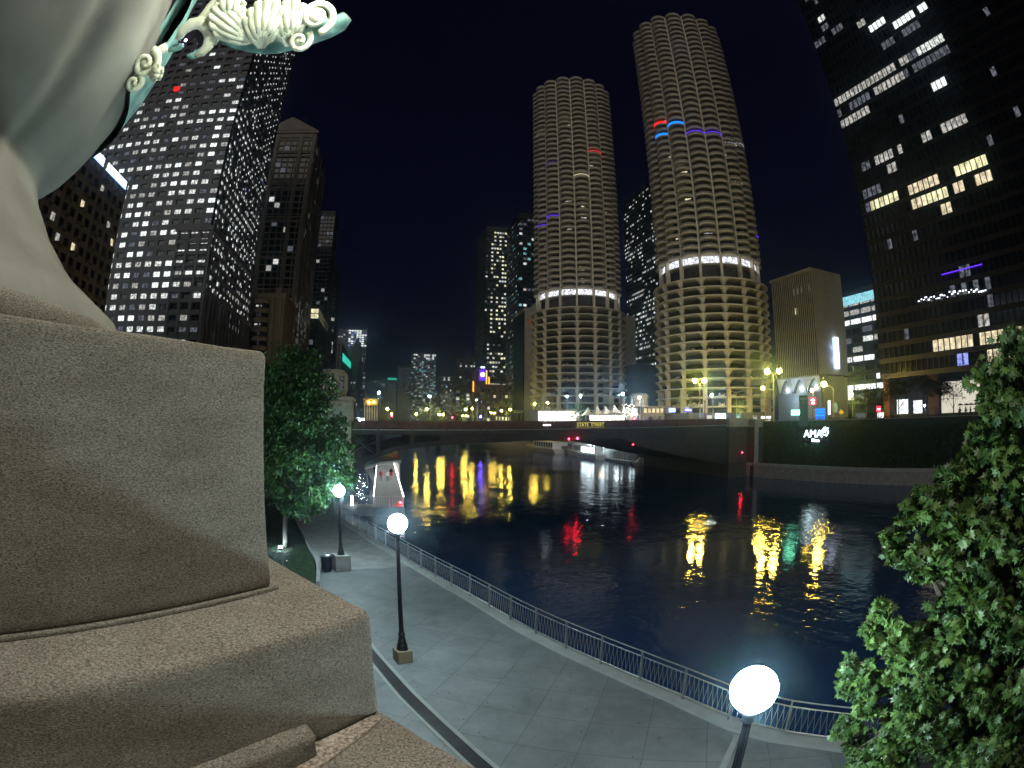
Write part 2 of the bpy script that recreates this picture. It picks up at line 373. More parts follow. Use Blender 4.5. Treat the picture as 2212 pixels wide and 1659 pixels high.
# far part of the walk is a smoother lighter slab, lawn to its left
struct(MB().prism([(-3.2,27.0),(-1.22,27.6),(1.55,28.2),(.6,30.3),(-1.3,34.9),(-4.5,43.8),(-4.8,58),(-9.2,58),(-8.44,45.7),(-6.94,41.6),(-3.75,28.8)], 1.5, 2.006).build('far_walk', 'concrete_mid'))
gr = MB().prism([(-13,24),(-3.3,24.4),(-3.55,27.0),(-3.85,28.8),(-7.1,41.6),(-8.6,45.7),(-9.3,57),(-13,50)], 1.5, 2.03).build('lawn', 'grass_green'); tag(gr, kind='structure')
struct(MB().prism([(-3.3,24.4),(-3.55,27.0),(-3.85,28.8),(-7.1,41.6),(-8.6,45.7),(-8.44,45.7),(-6.94,41.6),(-3.65,28.8),(-3.36,27.0),(-3.1,24.4)], 1.5, 2.26).build('lawn_kerb', 'concrete_mid'))
gb = MB()
for i in range(9000):
    v_ = random.random(); y = 25 + 22*v_; x = -3.7 - (y-27)*.25 - random.random()*5; h = .05 + random.random()*.07; a = random.random()*6.28; dx, dy = math.cos(a)*.012, math.sin(a)*.012
    gb.add([(x-dx, y-dy, 2.02), (x+dx, y+dy, 2.02), (x + random.uniform(-.04, .04), y + random.uniform(-.04, .04), 2.03+h)], [(0,1,2)])
tag(gb.build('grass', 'grass_green'), 'short dark green grass on the lawn behind the stone steps', 'grass', kind='stuff')
# light border strips near the front lamp
struct(MB().prism([(8.02,8.95),(8.14,8.86),(5.6,6.5),(5.45,6.62)], 1.5, 2.008).build('paving_border_path', 'concrete_light'))
lv = MB()
for i in range(260):
    y = random.uniform(6, 30); x0_ = -1.5 + (22-y)*.25; x = x0_ + random.random()*(4.5 + max(0, (16-y))*.25)
    add = random.uniform(.02, .045); a = random.random()*6.28; lv.add([(x+math.cos(a+q*1.57)*add*(1 if q % 2 else .5), y+math.sin(a+q*1.57)*add*(1 if q % 2 else .5), 2.012+.004*(q % 2)) for q in range(4)], [(0,1,2,3)])
mat('dead_leaf', (.05, .04, .02), .9); tag(lv.build('fallen_leaves', 'dead_leaf'), 'tiny dark fallen leaves scattered on the paving', 'leaves', kind='stuff')
# ---- trench drain
d_ = thing('trench_drain', 'long metal drain grate set between pale kerb strips in the paving', 'drain', (1, 13, 2))
L0 = [(-1.9,21.6),(-1.0,19.2),(-.3,16.96),(.72,14.0),(1.68,11.46),(2.26,9.88),(4.0,5.6)]; L1 = [(-2.4,21.3),(-1.5,18.8),(-.72,16.7),(.25,13.8),(1.22,11.3),(1.78,9.78),(3.4,5.4)]
MB().prism(L0 + [(p[0]-.12, p[1]-.03) for p in L0][::-1], 1.9, 2.014).build('kerb_strip', 'concrete_light', d_)
MB().prism(L1 + [(p[0]-.10, p[1]-.03) for p in L1][::-1], 1.9, 2.014).build('kerb_strip', 'concrete_light', d_)
gm = MB(); gm.prism([(p[0]-.12, p[1]-.03) for p in L0] + L1[::-1], 1.9, 2.005)
for i in range(len(L0)-1):
    a0, a1, b0, b1 = map(Vector, (L0[i], L0[i+1], L1[i], L1[i+1])); k_ = int((a1-a0).length/.09)
    for j in range(k_):
        p = a0.lerp(a1, (j+.5)/k_); q = b0.lerp(b1, (j+.5)/k_); p2 = p.lerp(q, .25); q2 = q.lerp(p, .06); dd = (a1-a0).normalized()*.022
        gm.add([(p2.x-dd.x, p2.y-dd.y, 2.011), (p2.x+dd.x, p2.y+dd.y, 2.011), (q2.x+dd.x, q2.y+dd.y, 2.011), (q2.x-dd.x, q2.y-dd.y, 2.011)], [(0,1,2,3)], 1)
gm.build('grate', ['iron_black', 'concrete_dark'], d_)
# ---- riverwalk railing
def resample(L, step):
    pts = [Vector(p) for p in L]; outp = [pts[0].copy()]; acc = 0
    for i in range(len(pts)-1):
        a, b_ = pts[i], pts[i+1]; ln = (b_-a).length; pos = step - acc
        while pos <= ln: outp.append(a.lerp(b_, pos/ln)); pos += step
        acc = ln - (pos - step)
    return outp
rl = thing('river_railing', 'pale steel railing with zigzag pickets along the curved river edge', 'railing', (5, 18, 2))
RP = resample(RAIL[1:], 1.72)
RP = [p for p in RP if p.y > -6]
hr = MB(); hr.path([(p.x, p.y, 3.16) for p in RP], .022, 8); hr.build('handrail', 'rail_steel', rl)
lr = MB(); lr.path([(p.x, p.y, 2.98) for p in RP], .018, 6); lr.path([(p.x, p.y, 2.22) for p in RP], .018, 6); lr.build('frame', 'rail_steel', rl)
for i, p in enumerate(RP):
    d2 = (RP[min(i+1, len(RP)-1)] - RP[max(i-1, 0)]).normalized()
    MB().obox((p.x, p.y), d2, .016, .045, 2.1, 3.15).build('post', 'rail_steel', rl)
    if i < len(RP)-1:
        q = RP[i+1]; pn = MB(); k_ = 19
        for j in range(k_+1):
            t0 = (j+.3)/(k_+1); dt = .034 * (1 if j % 2 else -1)
            a = p.lerp(q, min(.985, max(.015, t0-dt))); b_ = p.lerp(q, min(.985, max(.015, t0+dt)))
            pn.tube((a.x, a.y, 2.22), (b_.x, b_.y, 2.98), .0068, n=4)
        pn.build('picket_panel', 'rail_steel', rl)
# ---- globe street lamps on the riverwalk
def globe_lamp(loc, H, blk, blh, label, wide=.34):
    x, y, z = loc
    T = thing('globe_lamp', label, 'street lamp', loc, 'globe lamps along the riverwalk')
    bevel(MB().obox((x, y), (1, .35), wide, wide, z, z+blh).build('concrete_base', blk, T), .015)
    prof = [(.20, 0), (.20, .05), (.17, .09), (.185, .13), (.17, .2), (.13, .28), (.15, .32), (.12, .36), (.105, .52), (.12, .55), (.12, .59), (.085, .63), (.08, .7)]
    MB().lathe(prof, (x, y), 16, z=z+blh).build('cast_foot', 'iron_black', T, True)
    pm = MB()
    fl = []
    for r_, h_ in ((.078, .68), (.06, H-blh-.45)):
        pass
    n_ = 24; vs = []
    for h_, r_ in ((.66, .08), (H-blh-.42, .056)):
        for k in range(n_):
            a = 2*math.pi*k/n_; rr = r_*(1 if k % 2 else .86); vs.append((x + rr*math.cos(a), y + rr*math.sin(a), z+blh+h_))
    pm.add(vs, [(k, (k+1) % n_, n_+(k+1) % n_, n_+k) for k in range(n_)]); pm.build('pole', 'iron_black', T)
    gh = MB().lathe([(.055, 0), (.085, .03), (.06, .07), (.10, .13), (.13, .17), (.14, .2), (.0, .2)], (x, y), 16, z=z+H-.49).build('globe_holder', 'iron_black', T, True)
    g_ = MB(); g_.sphere((x, y, z+H), .30, 12); g_.build('globe', 'globe_light', gh, True)
    return T
globe_lamp((-2.25, 27.5, 2), 4.25, 'concrete_mid', .85, 'globe lamp on the grey concrete block beside the bin', .42)
globe_lamp((.47, 16.3, 2), 4.78, 'beige_stone', .45, 'globe lamp on the tan block beside the drain grate', .26)
globe_lamp((3.97, 4.23, 2), 4.84, 'beige_stone', .45, 'nearest and largest glowing globe lamp, by the maple', .3)
# ---- bin
T = thing('litter_bin', 'round dark blue litter bin with a pale rim against the lamp block', 'litter bin', (-3.02, 27.2, 2))
bm_ = MB(); bm_.lathe([(.0,.02),(.24,.02),(.27,.1),(.29,.8),(.27,.82),(.0,.82)], (-3.02,27.2), 20, z=2)
for k in range(20):
    a = 2*math.pi*k/20; bm_.obox((-3.02+.285*math.cos(a), 27.2+.285*math.sin(a)), (-math.sin(a), math.cos(a)), .025, .012, 2.1, 2.8)
mat('bin_blue', (.014, .014, .035), .4); bm_.build('body', 'bin_blue', T, False)
MB().lathe([(.31,0),(.33,.03),(.31,.07),(.2,.15),(.13,.15),(.13,.1),(.27,.03),(.31,0)], (-3.02,27.2), 20, z=2.82).build('lid', 'rail_steel', T, True)
# ---- ground light on the lawn
for i, (gx, gy, ss, lb) in enumerate([(-6.3, 31.2, 1, 'bright round ground light at the foot of the tree trunk'), (-5.4, 28.3, .5, 'small dim ground fixture in the grass near the stone corner')]):
    T = thing('ground_light', lb, 'ground light', (gx, gy, 2.03), 'ground lights in the lawn')
    MB().lathe([(.0,0),(.12*ss,0),(.14*ss,.08),(.11*ss,.12)], (gx, gy), 14, z=2.03).build('housing', 'iron_black', T)
    MB().sphere((gx, gy, 2.03+.14*ss), .10*ss, 8).build('lens', 'flower_light' if ss < 1 else 'white_light', T)

# ================================================================== NEAR STONEWORK
cdir = Vector((.647, .762)); cn = Vector((.762, -.647)); UC = Vector((-1.95, 2.08))
def sub_box(name, corners, z0, z1, matn, parent=None, cuts=3, dis=.006, bev=.03):
    o = MB().prism(corners, z0, z1).build(name, matn, parent, True)
    b1 = bevel(o, bev, 4)
    for p_ in o.data.polygons: p_.use_smooth = True
    o.modifiers['bevel'].harden_normals = False
    sd = o.modifiers.new('sub', 'SUBSURF'); sd.subdivision_type = 'SIMPLE'; sd.levels = cuts; sd.render_levels = cuts
    tx = bpy.data.textures.get('grain') or bpy.data.textures.new('grain', 'CLOUDS'); tx.noise_scale = .22; tx.noise_depth = 5
    dm = o.modifiers.new('rough', 'DISPLACE'); dm.texture = tx; dm.strength = dis; dm.mid_level = .5; dm.texture_coords = 'GLOBAL'
    return o
T = thing('stone_pedestal', 'rough granite block pedestal with stepped courses under the urn', 'pedestal', (-1.95, 2.08, 9.27))
def sq(c, h, off=(0,0)):
    c = Vector(c); return [tuple(c + cdir*sx*h + cn*sy*h) for sx, sy in ((-1,-1),(1,-1),(1,1),(-1,1))]
c0 = Vector((-.48, 2.15)); L = 3.7
blk = [tuple(c0), tuple(c0 - cdir*5.5), tuple(c0 - cdir*5.5 - cn*L), tuple(c0 - cn*L)]
sub_box('block', blk, 9.275, 10.262, 'granite_block', T, 5, .012, .035)
# lower strip at the foot of the block, a little proud
fo = [tuple(c0 + cn*.016 + cdir*.02), tuple(c0 + cn*.012 - cdir*4.5), tuple(c0 - cn*.2 - cdir*4.5), tuple(c0 - cn*.2 + cdir*.02)]
sub_box('joint_course', fo, 9.268, 9.286, 'granite_block', T, 4, .008, .006)
st = [(-.05, 1.94), (-.62, 2.73), (-3.2, 4.2), (-4.2, 2.0), (-3.5, -1.7), (-2.0, -.1), (-.69, 1.28), (-.40, 1.585), (-.24, 1.745)]
sub_box('step_course', st, 8.79, 9.27, 'granite_step', T, 5, .012, .035)
# worn moulding along the foot of the step
md = [tuple(Vector((-.15, 1.86)) + Vector((.047, -.04))), (-.33, 1.60), (-.52, 1.40), (-1.2, .66), (-2.2, -.3), (-2.5, .2), (-1.3, 1.2), (-.3, 1.95)]
sub_box('worn_moulding', [(-.33, 1.72), (-.285, 1.60), (-.36, 1.52), (-.65, 1.205), (-1.95, -.19), (-3.4, -1.75), (-3.4, -1.2), (-1.3, 1.2), (-.5, 1.75)], 8.78, 8.905, 'granite_step', T, 5, .03, .022)
sl = [(-.035, 1.96), (.29, 1.50), (1.05, .35), (1.15, -1.5), (-3.5, -1.8), (-4.3, 2.0), (-3.3, 4.3), (-.65, 2.80)]
sub_box('base_slab', sl, 8.45, 8.785, 'granite_step', T, 4, .010, .03)
sub_box('mortar_joint', [(-.045, 1.90), (-.10, 1.80), (-.30, 1.50), (-.46, 1.33), (-1.3, .5), (-1.5, .9), (-.5, 1.75), (-.2, 1.95)], 8.77, 8.798, 'mortar', T, 4, .012, .008)
UX, UY = -2.926, 1.828
T = thing('stone_urn', 'giant pale stone urn with a swelling bowl standing on the granite block', 'urn', (UX, UY, 10.25))
MB().lathe([(0,.0),(1.66,.0),(1.69,.03),(1.66,.10),(1.60,.15),(.0,.16)], (UX, UY), 160, z=10.25).build('base_ring', 'granite_block', T, True)
UP = [(1.645,.10),(1.608,.177),(1.529,.233),(1.42,.31),(1.345,.361),(1.26,.44),(1.191,.518),(1.10,.62),(1.027,.735),(.965,.82),(.929,.904),(.912,.955),(.918,.993),(.96,1.03),(1.041,1.091),(1.12,1.16),(1.189,1.253),(1.26,1.37),(1.31,1.487),(1.355,1.575),(1.383,1.662),(1.40,1.78),(1.406,1.89),(1.408,2.02),(1.404,2.139),(1.39,2.28),(1.366,2.414),(1.323,2.564),(1.28,2.7),(.0,2.75)]
ub = MB(); NU = 288
vs = []
for r_, h_ in UP:
    for k in range(NU):
        a = 2*math.pi*k/NU
        g_ = 0
        if .95 < h_ < 2.7:
            f = (h_-.95)/1.75; ph = (a*5 + 2.2*f**1.3) % (2*math.pi); amp = .10*math.sin(math.pi*min(1, f*1.25+.05))**.8 if f < .8 else .05*(1-(f-.8)/.2)
            g_ = -amp*max(0, 1-abs(math.sin(ph/2))*4.0)
        rr = r_ + g_; vs.append((UX+rr*math.cos(a), UY+rr*math.sin(a), 10.25+h_))
ub.add(vs, [(j*NU+k, j*NU+(k+1) % NU, (j+1)*NU+(k+1) % NU, (j+1)*NU+k) for j in range(len(UP)-1) for k in range(NU)])
ub.build('bowl', 'urn_stone', T, True)
MB().lathe([(1.38,1.50),(1.425,1.631),(1.478,1.768),(1.509,1.921),(1.537,2.083),(1.54,2.2),(1.531,2.306),(1.536,2.547),(1.56,2.8),(1.50,2.8),(1.44,2.4),(1.40,1.9)], (UX, UY), 96, a0=R(20), a1=R(130), z=10.25).build('bronze_collar', 'bronze_teal', T, True)
# ornate rim: leaves and volutes of bronze, lit from above
T = thing('bronze_ornament', 'cream and teal bronze acanthus rim with volutes above the urn', 'ornament', (-.95, 2.35, 12.05))
fr_o = Vector((-.95, 2.35, 12.10)); view = (fr_o - Vector((0, 0, 10))).normalized(); rx = view.cross(Vector((0,0,1))).normalized(); uy = rx.cross(view).normalized()
S_ = 3.3/1150.0
def PP(x, y, d=0):
    # local drawing plane of the rim, x to the right and y up in units of 1/1150 of the distance
    return fr_o + rx*((x-540)*S_) + uy*((74-y)*S_) - view*d
def spiral(cx, cy, r0, turns, a0, sgn, w0, depth, part, mt_='cream_bronze', n=40):
    pts = []; rs = []
    for j in range(n):
        f = j/(n-1); a = a0 + sgn*turns*2*math.pi*f; r_ = r0*(1-.86*f); pts.append(PP(cx + r_*math.cos(a), cy + r_*math.sin(a), depth + .05*f)); rs.append(w0*(1-.55*f))
    mb = MB(); mb.path(pts, rs, 10); mb.sphere(PP(cx, cy, depth), r0*S_*.55, 8); return mb.build(part, mt_, T, True)
# teal rim band and lobes
def strip(pts, wds, dz, name, mt_, flatf=.45):
    mb = MB(); mb.path([PP(x, y, dz) for x, y in pts], [w_*S_ for w_ in wds], 12, flat=(view, flatf)); return mb.build(name, mt_, T, True)
strip([(452,62),(468,76),(492,84),(520,89),(550,91),(580,90),(605,84),(630,72),(660,52),(690,26),(712,6),(722,-12)], [10,16,18,19,19,19,18,18,20,24,22,14], .0, 'rim_band', 'bronze_teal', .6)
strip([(372,128),(384,122),(396,118),(404,114)], [5,9,8,4], .0, 'rim_lobe', 'bronze_teal')
strip([(418,135),(432,133),(446,124),(456,110)], [3,8,10,8], .02, 'rim_tongue', 'bronze_teal')
strip([(345,40),(332,10),(326,-30)], [3,3,3], .1, 'rim_lobe', 'bronze_teal') if False else None
# acanthus leaves: fans of ridged lobes
def acanthus(cx, cy, ang0, ang1, length, n, base_w, depth, name='acanthus_leaf'):
    mb = MB(); NU, NV = n*12, 16; vs = []
    for i in range(NU+1):
        f = i/NU; lobe = abs(math.sin(math.pi*f*n))
        for j in range(NV+1):
            v = j/NV; ln = length*(.70 + .34*math.sin(math.pi*f))*(.60 + .44*lobe**.55)
            a = R(ang0 + (ang1-ang0)*f) + .38*v*v*(f-.5)
            rr = ln*(.10 + .90*v); sq_ = 1 - .10*math.sin(math.pi*v)
            d_ = depth + .09*math.sin(math.pi*min(1, v*.85))*(.45+.55*math.sin(math.pi*f)) + (.034*v**.6)*(lobe-.5) + .004*math.cos(2*math.pi*f*n*2)*v + .07*max(0, v-.8)*5*.5
            vs.append(tuple(PP(cx + math.cos(a)*rr*sq_, cy - math.sin(a)*rr*sq_, d_)))
    K = NV+1
    mb.add(vs, [(i*K+j, i*K+j+1, (i+1)*K+j+1, (i+1)*K+j) for i in range(NU) for j in range(NV)])
    o = mb.build(name, 'cream_bronze', T, True); so_ = o.modifiers.new('thick', 'SOLIDIFY'); so_.thickness = .018
    return o
acanthus(556, 90, 188, 116, 122, 7, 8.5, .0)
acanthus(570, 98, 150, 56, 102, 7, 8.5, .04)
acanthus(624, 84, 150, 66, 100, 6, 8.5, .03)
acanthus(482, 52, 160, 50, 62, 5, 7, .01)
acanthus(352, 175, 60, -60, 30, 4, 8, .03)
spiral(655, 8, 38, 1.5, R(60), -1, .026, .10, 'volute')
spiral(640, 64, 25, 1.3, R(-60), 1, .021, .09, 'volute')
spiral(332, 158, 30, 1.5, R(-80), 1, .028, .02, 'volute')
spiral(318, 200, 19, 1.3, R(-60), 1, .024, .03, 'volute')
strip([(388,104),(392,84),(406,68),(424,62),(443,70),(456,88),(458,108),(450,124),(438,134)], [7,12,14,15,15,14,13,9,4], .03, 'hooked_volute', 'cream_bronze', .7)
strip([(368,120),(352,132),(342,150)], [10,12,8], .0, 'rim_lobe', 'cream_bronze')
strip([(470,-30),(455,0),(448,30),(462,58),(474,84),(470,104)], [12,12,11,10,8,4], .04, 'hooked_stem', 'cream_bronze')
strip([(470,-20),(452,10),(440,30),(428,52),(414,66)], [20,20,18,14,8], .01, 'hooked_stem', 'cream_bronze')
strip([(402,104),(412,90),(426,84),(438,92),(444,108),(440,124),(434,134)], [7,11,13,14,12,9,4], -.06, 'hollow_shade', 'shade_black', .3)  # black strip: the dark of the hollow is put into its colour
lb_ = MB(); lb_.sphere(PP(404, 103, .0), .008, 8); lb_.build('bulb', 'spot_led', T, True)
# spotlights added above the frame to brighten the ornament
def plight(name, loc, e, c, r=.1):
    l = bpy.data.lights.new(name, 'POINT'); l.energy = e; l.color = c; l.shadow_soft_size = r
    o = bpy.data.objects.new(name, l); col.objects.link(o); o.location = loc; return o
def spot(name, loc, tgt, e, c, deg, r=.08):
    l = bpy.data.lights.new(name, 'SPOT'); l.energy = e; l.color = c; l.spot_size = R(deg); l.spot_blend = .6; l.shadow_soft_size = r
    o = bpy.data.objects.new(name, l); col.objects.link(o); o.location = loc; o.rotation_euler = (Vector(tgt)-Vector(loc)).to_track_quat('-Z', 'Y').to_euler(); return o
spot('ornament_fill_spot', tuple(PP(690, -120, .30)), tuple(PP(570, 60, 0)), 60, (.96, 1, .84), 85)
spot('ornament_fill_spot', tuple(PP(520, -220, .75)), tuple(PP(480, 90, 0)), 60, (.98, 1, .86), 70)
plight('pedestal_fill', (1.7, 1.7, 15.4), 1500, (1, .94, .82), .8)  # unseen warm point light added to brighten the pedestal stone


# ================================================================== TREES
def leaf_shape(kind):
    if kind == 'maple':
        a = [(0,-.5),(.05,-.12),(.32,-.26),(.25,-.04),(.5,.10),(.30,.16),(.34,.36),(.14,.28),(0,.55),(-.14,.28),(-.34,.36),(-.30,.16),(-.5,.10),(-.25,-.04),(-.32,-.26),(-.05,-.12)]
    else:
        a = [(0,-.5),(.22,-.15),(.16,.1),(.25,.2),(0,.55),(-.25,.2),(-.16,.1),(-.22,-.15)]
    return a
def add_leaf(mb, p, size, shape, droop=.5, tilt=None):
    yaw = random.random()*6.283; pit = random.gauss(-droop, .45); rl_ = random.gauss(0, .5)
    mm = Matrix.Rotation(yaw, 3, 'Z') @ Matrix.Rotation(pit, 3, 'X') @ Matrix.Rotation(rl_, 3, 'Y')
    s = size*random.uniform(.7, 1.25); vs = []
    for x, y in shape:
        v = mm @ Vector((x*s, y*s, -abs(x)*s*.35 - y*y*s*.25)); vs.append((p[0]+v.x, p[1]+v.y, p[2]+v.z))
    mb.add(vs, [tuple(range(len(vs)))])
def tree(name, label, cat, base, trunk_top, tr, lumps, nleaf, lsize, lmat, shape, bark='bark', group=None, droop=.5, fill=.55, clumps=26, flatten=.7):
    T = thing(name, label, cat, base, group)
    tb = MB(); b0 = Vector(base); tt = Vector(trunk_top); pts = [b0.lerp(tt, i/8) + Vector((random.uniform(-1,1), random.uniform(-1,1), 0))*tr*.5*(i/8) for i in range(9)]
    tb.path([tuple(p) for p in pts], [tr*(1-.75*i/8) for i in range(9)], 10)
    for c, r_ in lumps:
        c = Vector(c); s0 = pts[random.choice([3, 4, 5, 6])]; mid = s0.lerp(c, .5) + Vector((0,0,-.15*(c-s0).length + .25))
        tb.path([tuple(s0), tuple(s0.lerp(mid, .5)), tuple(mid), tuple(mid.lerp(c, .6)), tuple(c)], [tr*.4, tr*.3, tr*.22, tr*.14, tr*.05], 6)
    tw = []
    tot = sum(r_**2 for c, r_ in lumps); cb = MB()
    for c, r_ in lumps:
        c = Vector(c); nl = int(nleaf*r_*r_/tot); nc = max(5, int(clumps*(r_ if r_ > 1 else 1))); cs = []
        for k in range(nc):
            d = Vector((random.gauss(0,1), random.gauss(0,1), random.gauss(0,1)*flatten)).normalized(); q = c + d*r_*(random.uniform(fill, 1.0)); q.z = c.z + (q.z-c.z)*.9
            cs.append((q, r_*random.uniform(.16, .34)))
            if k % 2 == 0: tb.path([tuple(c), tuple(c.lerp(q, .5)+Vector((0,0,.05*r_))), tuple(q)], [tr*.07, tr*.05, tr*.02], 4)
        for k in range(nl):
            q, rr = random.choice(cs); p = q + Vector((random.gauss(0,.55), random.gauss(0,.55), random.gauss(0,.38)))*rr*1.25
            add_leaf(cb, p, lsize, shape, droop)
    tb.build('trunk', bark, T, True)
    cb.build('crown', lmat, T)
    return T
NT = [(7.7,2.3,10.75,.6),(7.5,2.6,10.2,.72),(7.35,2.75,9.3,.68),(6.9,3.3,8.75,.45),(6.62,3.78,8.78,.33),(7.15,2.85,8.4,.6),(6.52,3.92,8.28,.34),(6.78,3.4,8.05,.42),
      (7.3,2.3,7.6,.75),(7.0,2.95,7.3,.55),(6.75,3.6,6.7,.55),(7.0,2.9,6.0,.62),(6.5,3.9,5.98,.4),(6.28,4.25,6.25,.30),(6.75,3.4,5.2,.6),(7.35,2.2,5.3,.7),(7.4,2.0,6.5,.8),(6.50,3.95,6.98,.34),(7.9,1.3,9,1.0),(7.9,1.2,7.2,1.0),(7.9,1.2,5.4,1.0),(6.65,3.7,4.6,.45),(8.0,2.4,8.2,.9),(6.30,4.12,8.42,.16),(6.42,3.98,8.72,.17),(6.75,3.45,9.22,.20),(6.98,3.0,9.75,.22),(7.12,2.85,10.3,.20),(6.12,4.42,6.42,.17),(6.2,4.35,6.02,.16),(6.33,4.15,7.32,.17),(6.28,4.3,5.3,.22),(6.6,3.8,8.98,.16),(6.95,3.1,9.5,.18),(7.35,2.6,10.95,.16),(6.45,4.0,4.9,.25),(6.25,4.25,7.0,.14)]
tree('maple_tree', 'large lobed-leaf maple rising beside the river rail, lit by the lamp', 'tree', (8.9, 2.2, 2.0), (7.9, 2.1, 9.5), 0.22, [((x, y, z), r_*1.1) for x, y, z, r_ in NT], 39000, .19, 'leaf_near', leaf_shape('maple'), droop=.75, clumps=16)
LT = [(-5.79,30.4,12.45,1.6),(-4.9,30.6,13.0,1.1),(-3.9,30.8,11.4,1.3),(-5.4,30.5,10.3,1.9),(-3.5,30.8,9.4,1.5),(-5.9,30.4,8.2,1.9),(-4.3,30.7,7.6,1.7),(-2.75,30.2,7.9,1.1),(-2.15,29.6,6.95,.75),(-5.4,30.5,6.0,1.5),(-3.9,30.0,5.7,1.1),(-2.75,29.6,6.3,.8),(-4.7,30,4.9,.9),(-6.6,31,11,1.7),(-6.9,31,8.5,1.8)]
tree('riverside_tree', 'dark leafy tree behind the granite block, its lower crown lit green by a lamp', 'tree', (-6.1, 31.8, 2.03), (-5.6, 31.4, 11.2), .17, [((x, y, z), r_*1.15) for x, y, z, r_ in LT], 30000, .25, 'leaf_mid', leaf_shape('small'), bark='trunk_pale', droop=.5, clumps=20, fill=.45)
def ptree(a, D, h, r_, lab, n=1500, flat=.4, grp='dark trees on the plaza', mt_='leaf_dark', zb=8.8):
    x, y = D*ang(a)[0], D*ang(a)[1]; lumps = []
    for k in range(7):
        t_ = random.random()*6.28; rr = r_*random.uniform(.3, .75); lumps.append(((x+rr*math.cos(t_), y+rr*math.sin(t_), zb+h*random.uniform(.62, .92)), r_*random.uniform(.35, .5)))
    lumps.append(((x, y, zb+h*.9), r_*.4))
    return tree('plaza_tree', lab, 'tree', (x, y, zb), (x+.1, y, zb+h*.85), .13, lumps, n, .34, mt_, leaf_shape('small'), group=grp, droop=.15, clumps=9, flatten=flat, fill=.6)
ptree(63.0, 88, 6.6, 3.3, 'sparse flat-crowned tree silhouetted against the cream lobby wall', 1100)
ptree(59.5, 90, 7.2, 4.4, 'dense dark tree left of the cream lobby wall', 2300)
ptree(56.6, 92, 7.6, 4.2, 'dark tree in front of the two white lobby windows', 2000)
ptree(53.4, 94, 6.4, 3.6, 'low wide tree beside the yellow lamp at the plaza corner', 1500)
ptree(68.3, 80, 9.5, 4.6, 'tall plaza tree partly behind the maple', 1800)
x, y = 122*ang(21.2)[0], 122*ang(21.2)[1]
tree('cafe_tree', 'small bright green tree lit among the white terrace tents', 'tree', (x, y, 8.8), (x, y, 13), .12, [((x, y, 12.9), 1.2), ((x+.7, y, 12.0), 1.1), ((x-.9, y, 11.4), 1.2), ((x+.2, y-.4, 10.6), 1.1), ((x+.9, y, 13.6), .7)], 1700, .26, 'leaf_mid', leaf_shape('small'), clumps=9)
plight('cafe_tree_fill', (x-.4, y-1.9, 12.2), 160, (.75, 1, .8), .15)  # point light added without a lamp to brighten the tree

